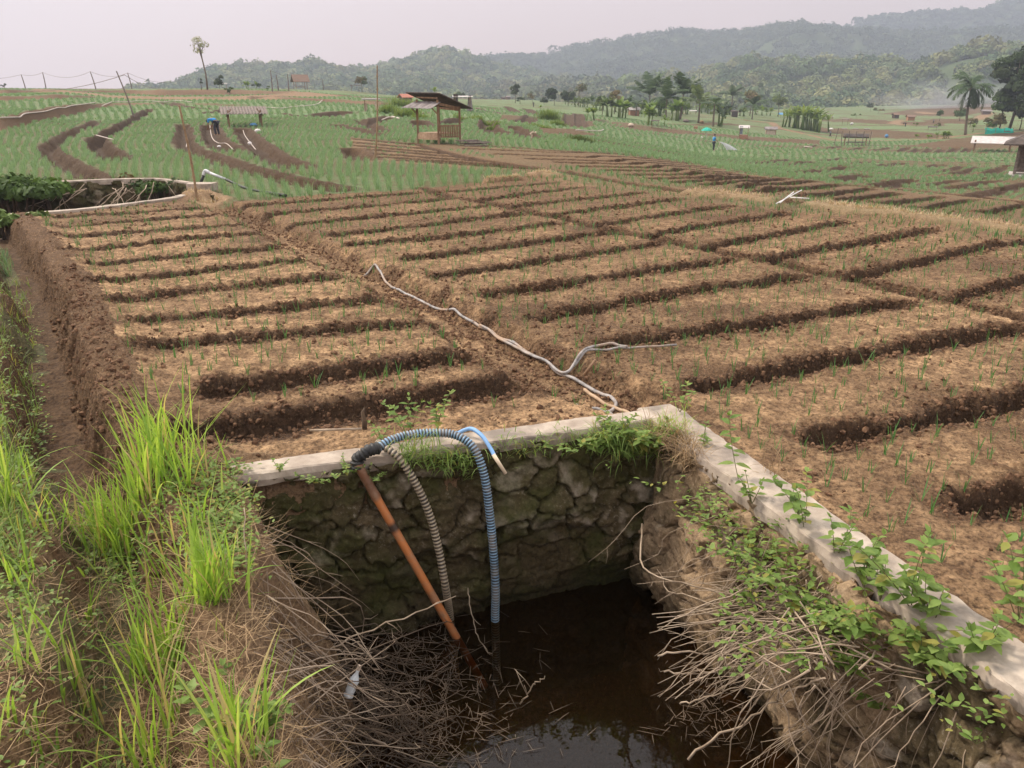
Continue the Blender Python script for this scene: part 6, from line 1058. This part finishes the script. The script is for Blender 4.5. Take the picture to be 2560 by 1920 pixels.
# ---- people
def skin_obj(name, V, E, R, m, par, sub=1):
    me = bpy.data.meshes.new(name); me.from_pydata([tuple(v) for v in V], E, []); me.materials.append(M[m]); o = bpy.data.objects.new(name, me); COL.objects.link(o); o.parent = par; md = o.modifiers.new('skin', 'SKIN'); md.use_smooth_shade = True
    for i, r in enumerate(R): me.skin_vertices[0].data[i].radius = (r, r)
    me.skin_vertices[0].data[0].use_root = True; o.modifiers.new('sub', 'SUBSURF').levels = sub; o.modifiers['sub'].render_levels = sub; return o
def person(px, py, rz, lab, J, shirt, legs, hpx=38, hat=None, H=1.62, bare_legs=False):
    """J: joints for a 1.62 m person; pelvis, chest, neck, head, shoulders, elbows, hands, hips, knees, ankles"""
    P = B(px, py); o = thing('person', lab, 'person', P, rz); sc = hpx*mpp(P)/H; o.scale = (sc,)*3; A = {k: np.array(v, float) for k, v in J.items()}
    names = list(A); ix = {k: i for i, k in enumerate(names)}; E = [(ix[a], ix[b]) for a, b in (('pel', 'chest'), ('chest', 'neck'), ('neck', 'head'), ('head', 'crown'), ('chest', 'sl'), ('chest', 'sr'), ('sl', 'el'), ('sr', 'er'), ('el', 'hl'), ('er', 'hr'), ('pel', 'il'), ('pel', 'ir'), ('il', 'kl'), ('ir', 'kr'), ('kl', 'al'), ('kr', 'ar'), ('al', 'tl'), ('ar', 'tr'))]
    RR = dict(pel=.12, chest=.125, neck=.05, head=.085, crown=.075, sl=.055, sr=.055, el=.04, er=.04, hl=.035, hr=.035, il=.085, ir=.085, kl=.055, kr=.055, al=.038, ar=.038, tl=.032, tr=.032); V = [A[k] for k in names]; R = [RR[k] for k in names]
    for s in ('l', 'r'):                                              # five fingers on each palm
        h = A['h'+s]; d = h-A['e'+s]; d = d/np.linalg.norm(d); w = np.cross(d, [0, 0, 1.]); w = w/(np.linalg.norm(w)+1e-6)
        for q, l in ((-.03, .075), (-.01, .09), (.01, .085), (.03, .065), (.045, .05)): V.append(h+d*.03+w*q); R.append(.011); V.append(h+d*(.03+l)+w*q*1.1+[0, 0, -.012]); R.append(.008); E += [(ix['h'+s], len(V)-2), (len(V)-2, len(V)-1)]
    skin_obj('body', V, E, R, 'skin', o)
    T = ['pel', 'chest', 'sl', 'sr', 'ml', 'mr']; A['ml'] = A['sl']*.25+A['el']*.75; A['mr'] = A['sr']*.25+A['er']*.75; skin_obj('shirt', [A[k] for k in T], [(0, 1), (1, 2), (1, 3), (2, 4), (3, 5)], [.145, .155, .08, .08, .06, .06], shirt, o)
    T = ['pel', 'il', 'ir', 'kl', 'kr', 'al', 'ar']; skin_obj('trousers', [A[k] for k in T], [(0, 1), (0, 2), (1, 3), (2, 4), (3, 5), (4, 6)], [.14, .10, .10, .075, .075, .058, .058], legs, o)
    c = A['crown']; hd = A['head']; d = c-hd; d = d/np.linalg.norm(d); mb = MB()
    if hat: mb.tube([c-d*.02, c, c+d*.1, c+d*.13], [.24, .2, .09, .02], 12); mb.build('hat', M[hat], o, smooth=True)
    else: mb.tube([hd+d*.01-[0, .02, 0], hd+d*.05-[0, .015, 0], c+d*.03, c+d*.085], [.098, .104, .085, .02], 10); mb.build('hair', M['hair'], o, smooth=True)
    mb = MB(); f = np.array([0, 1., 0]); f = f-d*(f@d); f = f/(np.linalg.norm(f)+1e-6); mb.tube([hd+f*.08+d*.02, hd+f*.112-d*.01], [.012, .014], 5); sd = np.cross(d, f)
    for q in (-1, 1): mb.tube([hd+sd*q*.085-d*.02, hd+sd*q*.1+d*.02], [.016, .014], 5)
    mb.build('nose_and_ears', M['skin'], o, smooth=True); return o
STAND = dict(pel=(0, 0, .86), chest=(0, 0, 1.22), neck=(0, .01, 1.38), head=(0, .03, 1.49), crown=(0, .03, 1.55), sl=(-.17, 0, 1.30), sr=(.17, 0, 1.30), el=(-.22, .02, 1.04), er=(.22, .10, 1.06), hl=(-.21, .12, .82), hr=(.22, .32, .92), il=(-.09, 0, .80), ir=(.09, 0, .80), kl=(-.10, .03, .44), kr=(.10, .02, .44), al=(-.10, 0, .07), ar=(.10, -.02, .07), tl=(-.11, .16, .03), tr=(.11, .14, .03))
BEND = dict(pel=(0, -.12, .84), chest=(0, .24, .98), neck=(0, .40, .94), head=(0, .50, .88), crown=(0, .56, .85), sl=(-.17, .30, .94), sr=(.17, .30, .94), el=(-.2, .36, .66), er=(.2, .38, .66), hl=(-.12, .48, .42), hr=(.12, .5, .40), il=(-.09, -.12, .78), ir=(.09, -.12, .78), kl=(-.11, -.02, .43), kr=(.11, -.06, .43), al=(-.11, -.1, .07), ar=(.11, -.14, .07), tl=(-.12, .06, .03), tr=(.12, .02, .03))
WALK = dict(STAND); WALK.update(kl=(-.1, .16, .46), al=(-.1, .2, .08), tl=(-.1, .36, .05), kr=(.1, -.04, .45), ar=(.1, -.28, .1), tr=(.1, -.14, .03), sl=(-.18, 0, 1.32), sr=(.18, 0, 1.32), el=(-.3, .03, 1.5), er=(.3, .03, 1.5), hl=(-.16, .04, 1.66), hr=(.16, .04, 1.66))
fr = person(541, 339, RAD(68), 'person in a blue shirt and dark trousers bending over the onions', BEND, 'blue_shirt', 'navy', 66)
pw = person(1783, 377, RAD(-80), 'person in a blue shirt watering the field with a hose', STAND, 'blue_shirt', 'navy', 40)
ps = person(2075, 344, RAD(70), 'person in grey walking with a white sack on the head', WALK, 'grey_cloth', 'navy', 19); lump(2076, 344, 1, 1, 'x', 'sack', 'sack', 'sack') if False else None
person(1334, 268, RAD(160), 'person in dark green standing in the far onion field', STAND, 'palmlight' if False else 'navy', 'navy', 13); person(1330, 348, RAD(-60), 'person in pale clothes and a hat crouching in the onions', BEND, 'block', 'block', 28, 'block'); person(2262, 317, RAD(40), 'person in dark clothes working on the far brown plot', BEND, 'navy', 'navy', 16); person(2333, 309, RAD(-40), 'person in pale blue on the far green plot', STAND, 'grey_cloth', 'navy', 11); person(1340, 320, 0, 'x', STAND, 'navy', 'navy', 1) if False else None
P = np.array(ps.location); s = ps.scale[0]; mb = MB(); mb.tube(np.array([(-.05, -.42, 1.68), (-.03, -.2, 1.76), (0, .1, 1.77), (.02, .4, 1.70)]), [.10, .2, .2, .1], 8); o = mb.build('sack', M['sack'], smooth=True); o.location = tuple(P); o.scale = (s,)*3; o.rotation_euler = ps.rotation_euler; tag(o, 'white sack carried on the head of the walking person', 'sack')
P = np.array(pw.location); s = pw.scale[0]; mb = MB(); mb.tube(smoothline([(.25, .12, .95), (.55, .0, .86), (.42, -.2, .4), (.1, -.5, .05), (-1.2, -.8, .03)], 30), .025, 6); o = mb.build('water_hose', M['white_hose'], smooth=True); o.location = tuple(P); o.scale = (s,)*3; tag(o, 'hose held by the watering person', 'hose')
wj = newmat('water_spray'); pb_ = node(wj[1], "BsdfTransparent"); df = node(wj[1], "BsdfDiffuse"); df.inputs[0].default_value = (.8, .8, .82, 1); mx_ = node(wj[1], "MixShader"); mx_.inputs[0].default_value = .55; wj[1].links.new(pb_.outputs[0], mx_.inputs[1]); wj[1].links.new(df.outputs[0], mx_.inputs[2]); wj[1].links.new(mx_.outputs[0], wj[2].inputs[0])
mb = MB(); g = np.random.default_rng(9)
for i in range(26): e = np.array([g.uniform(1.3, 2.4), g.normal()*.35, .08]); t = np.linspace(0, 1, 6)[:, None]; a = np.array([.55, 0, .88]); Q = a*(1-t)+e*t; Q[:, 2] += .12*(t*(1-t))[:, 0]*4; mb.tube(Q, np.linspace(.012, .03, 6), 4)
o = mb.build('water_spray', wj[0]); o.location = tuple(P); o.scale = (s,)*3; tag(o, 'white spray of water from the hose', 'spray', kind='stuff')
# ---- smoke over the far fields
for i, (x, y, h, lab) in enumerate([(1500,276,34,'banana grove at the far left of the palm row'),(1540,280,40,'banana grove behind the rubble heap'),(1570,276,36,'banana grove behind the pinkish hut'),(1605,286,44,'dense banana grove left of the tallest palm'),(1645,290,48,'dense banana grove under the tallest palm'),(1680,284,40,'banana grove behind the middle palm'),(1715,286,34,'low banana grove between two palms'),(1770,284,30,'low banana grove behind the thin palm'),(1812,286,36,'banana grove beside the dark upright palm'),(1850,290,28,'low banana grove behind the dark timber shelter'),(1905,288,26,'low banana grove behind the squat hut'),(1480,262,26,'banana grove along the far field edge'),(1420,262,22,'low banana grove by the dark trees')]): banana(x, y, h, lab, 5, m=('palmlight', 'bananaleaf', 'palmleaf')[i % 3], spread=1.0, name='banana_grove', nl=7)
def smoke():
    c = at_r(2360, 252, 318); mb = MB(); t = np.linspace(0, PI, 10); ph = np.linspace(0, 2*PI, 20); T, PH = np.meshgrid(t, ph, indexing='ij'); mb.grid(np.stack([np.sin(T)*np.cos(PH)*36, np.sin(T)*np.sin(PH)*9, np.cos(T)*6.5+2.5-np.sin(T)*np.cos(PH)*-1.0], -1)[:, ::-1]); m, t_, o_ = newmat('smoke'); tc = node(t_, "TexCoord"); mp = node(t_, "Mapping"); mp.inputs['Scale'].default_value = (.03, .05, .09); t_.links.new(tc.outputs['Object'], mp.inputs[0]); n = noise(t_, mp.outputs[0], 1.6, 3, .6)
    mp2 = node(t_, 'Mapping'); mp2.inputs['Scale'].default_value = (1/36, 1/9, 1/7.5); mp2.inputs['Location'].default_value = (0, 0, -.2); t_.links.new(tc.outputs['Object'], mp2.inputs[0]); sp = node(t_, "SeparateXYZ"); t_.links.new(mp2.outputs[0], sp.inputs[0]); d = math_(t_, 'MULTIPLY', rng(t_, n, .36, .75), rng(t_, sp.outputs[0], -1, .8, .2, 1.0)); v = rng(t_, sp.outputs[2], -.8, .8, 1, .2); d = math_(t_, 'MULTIPLY', d, v); ln_ = node(t_, 'VectorMath', operation='DISTANCE'); ln_.inputs[1].default_value = (0, 0, 0); t_.links.new(mp2.outputs[0], ln_.inputs[0]); d = math_(t_, 'MULTIPLY', d, rng(t_, ln_.outputs['Value'], .1, .92, 1, 0)); d = math_(t_, 'MULTIPLY', d, .5)
    p = node(t_, "VolumePrincipled"); p.inputs['Color'].default_value = (.93, .95, 1, 1); t_.links.new(d, p.inputs['Density']); t_.links.new(p.outputs[0], o_.inputs['Volume']); ob = mb.build('smoke', m, smooth=True); ob.location = tuple(c); tag(ob, 'pale blue smoke drifting over the far fields', 'smoke', kind='stuff')
smoke()
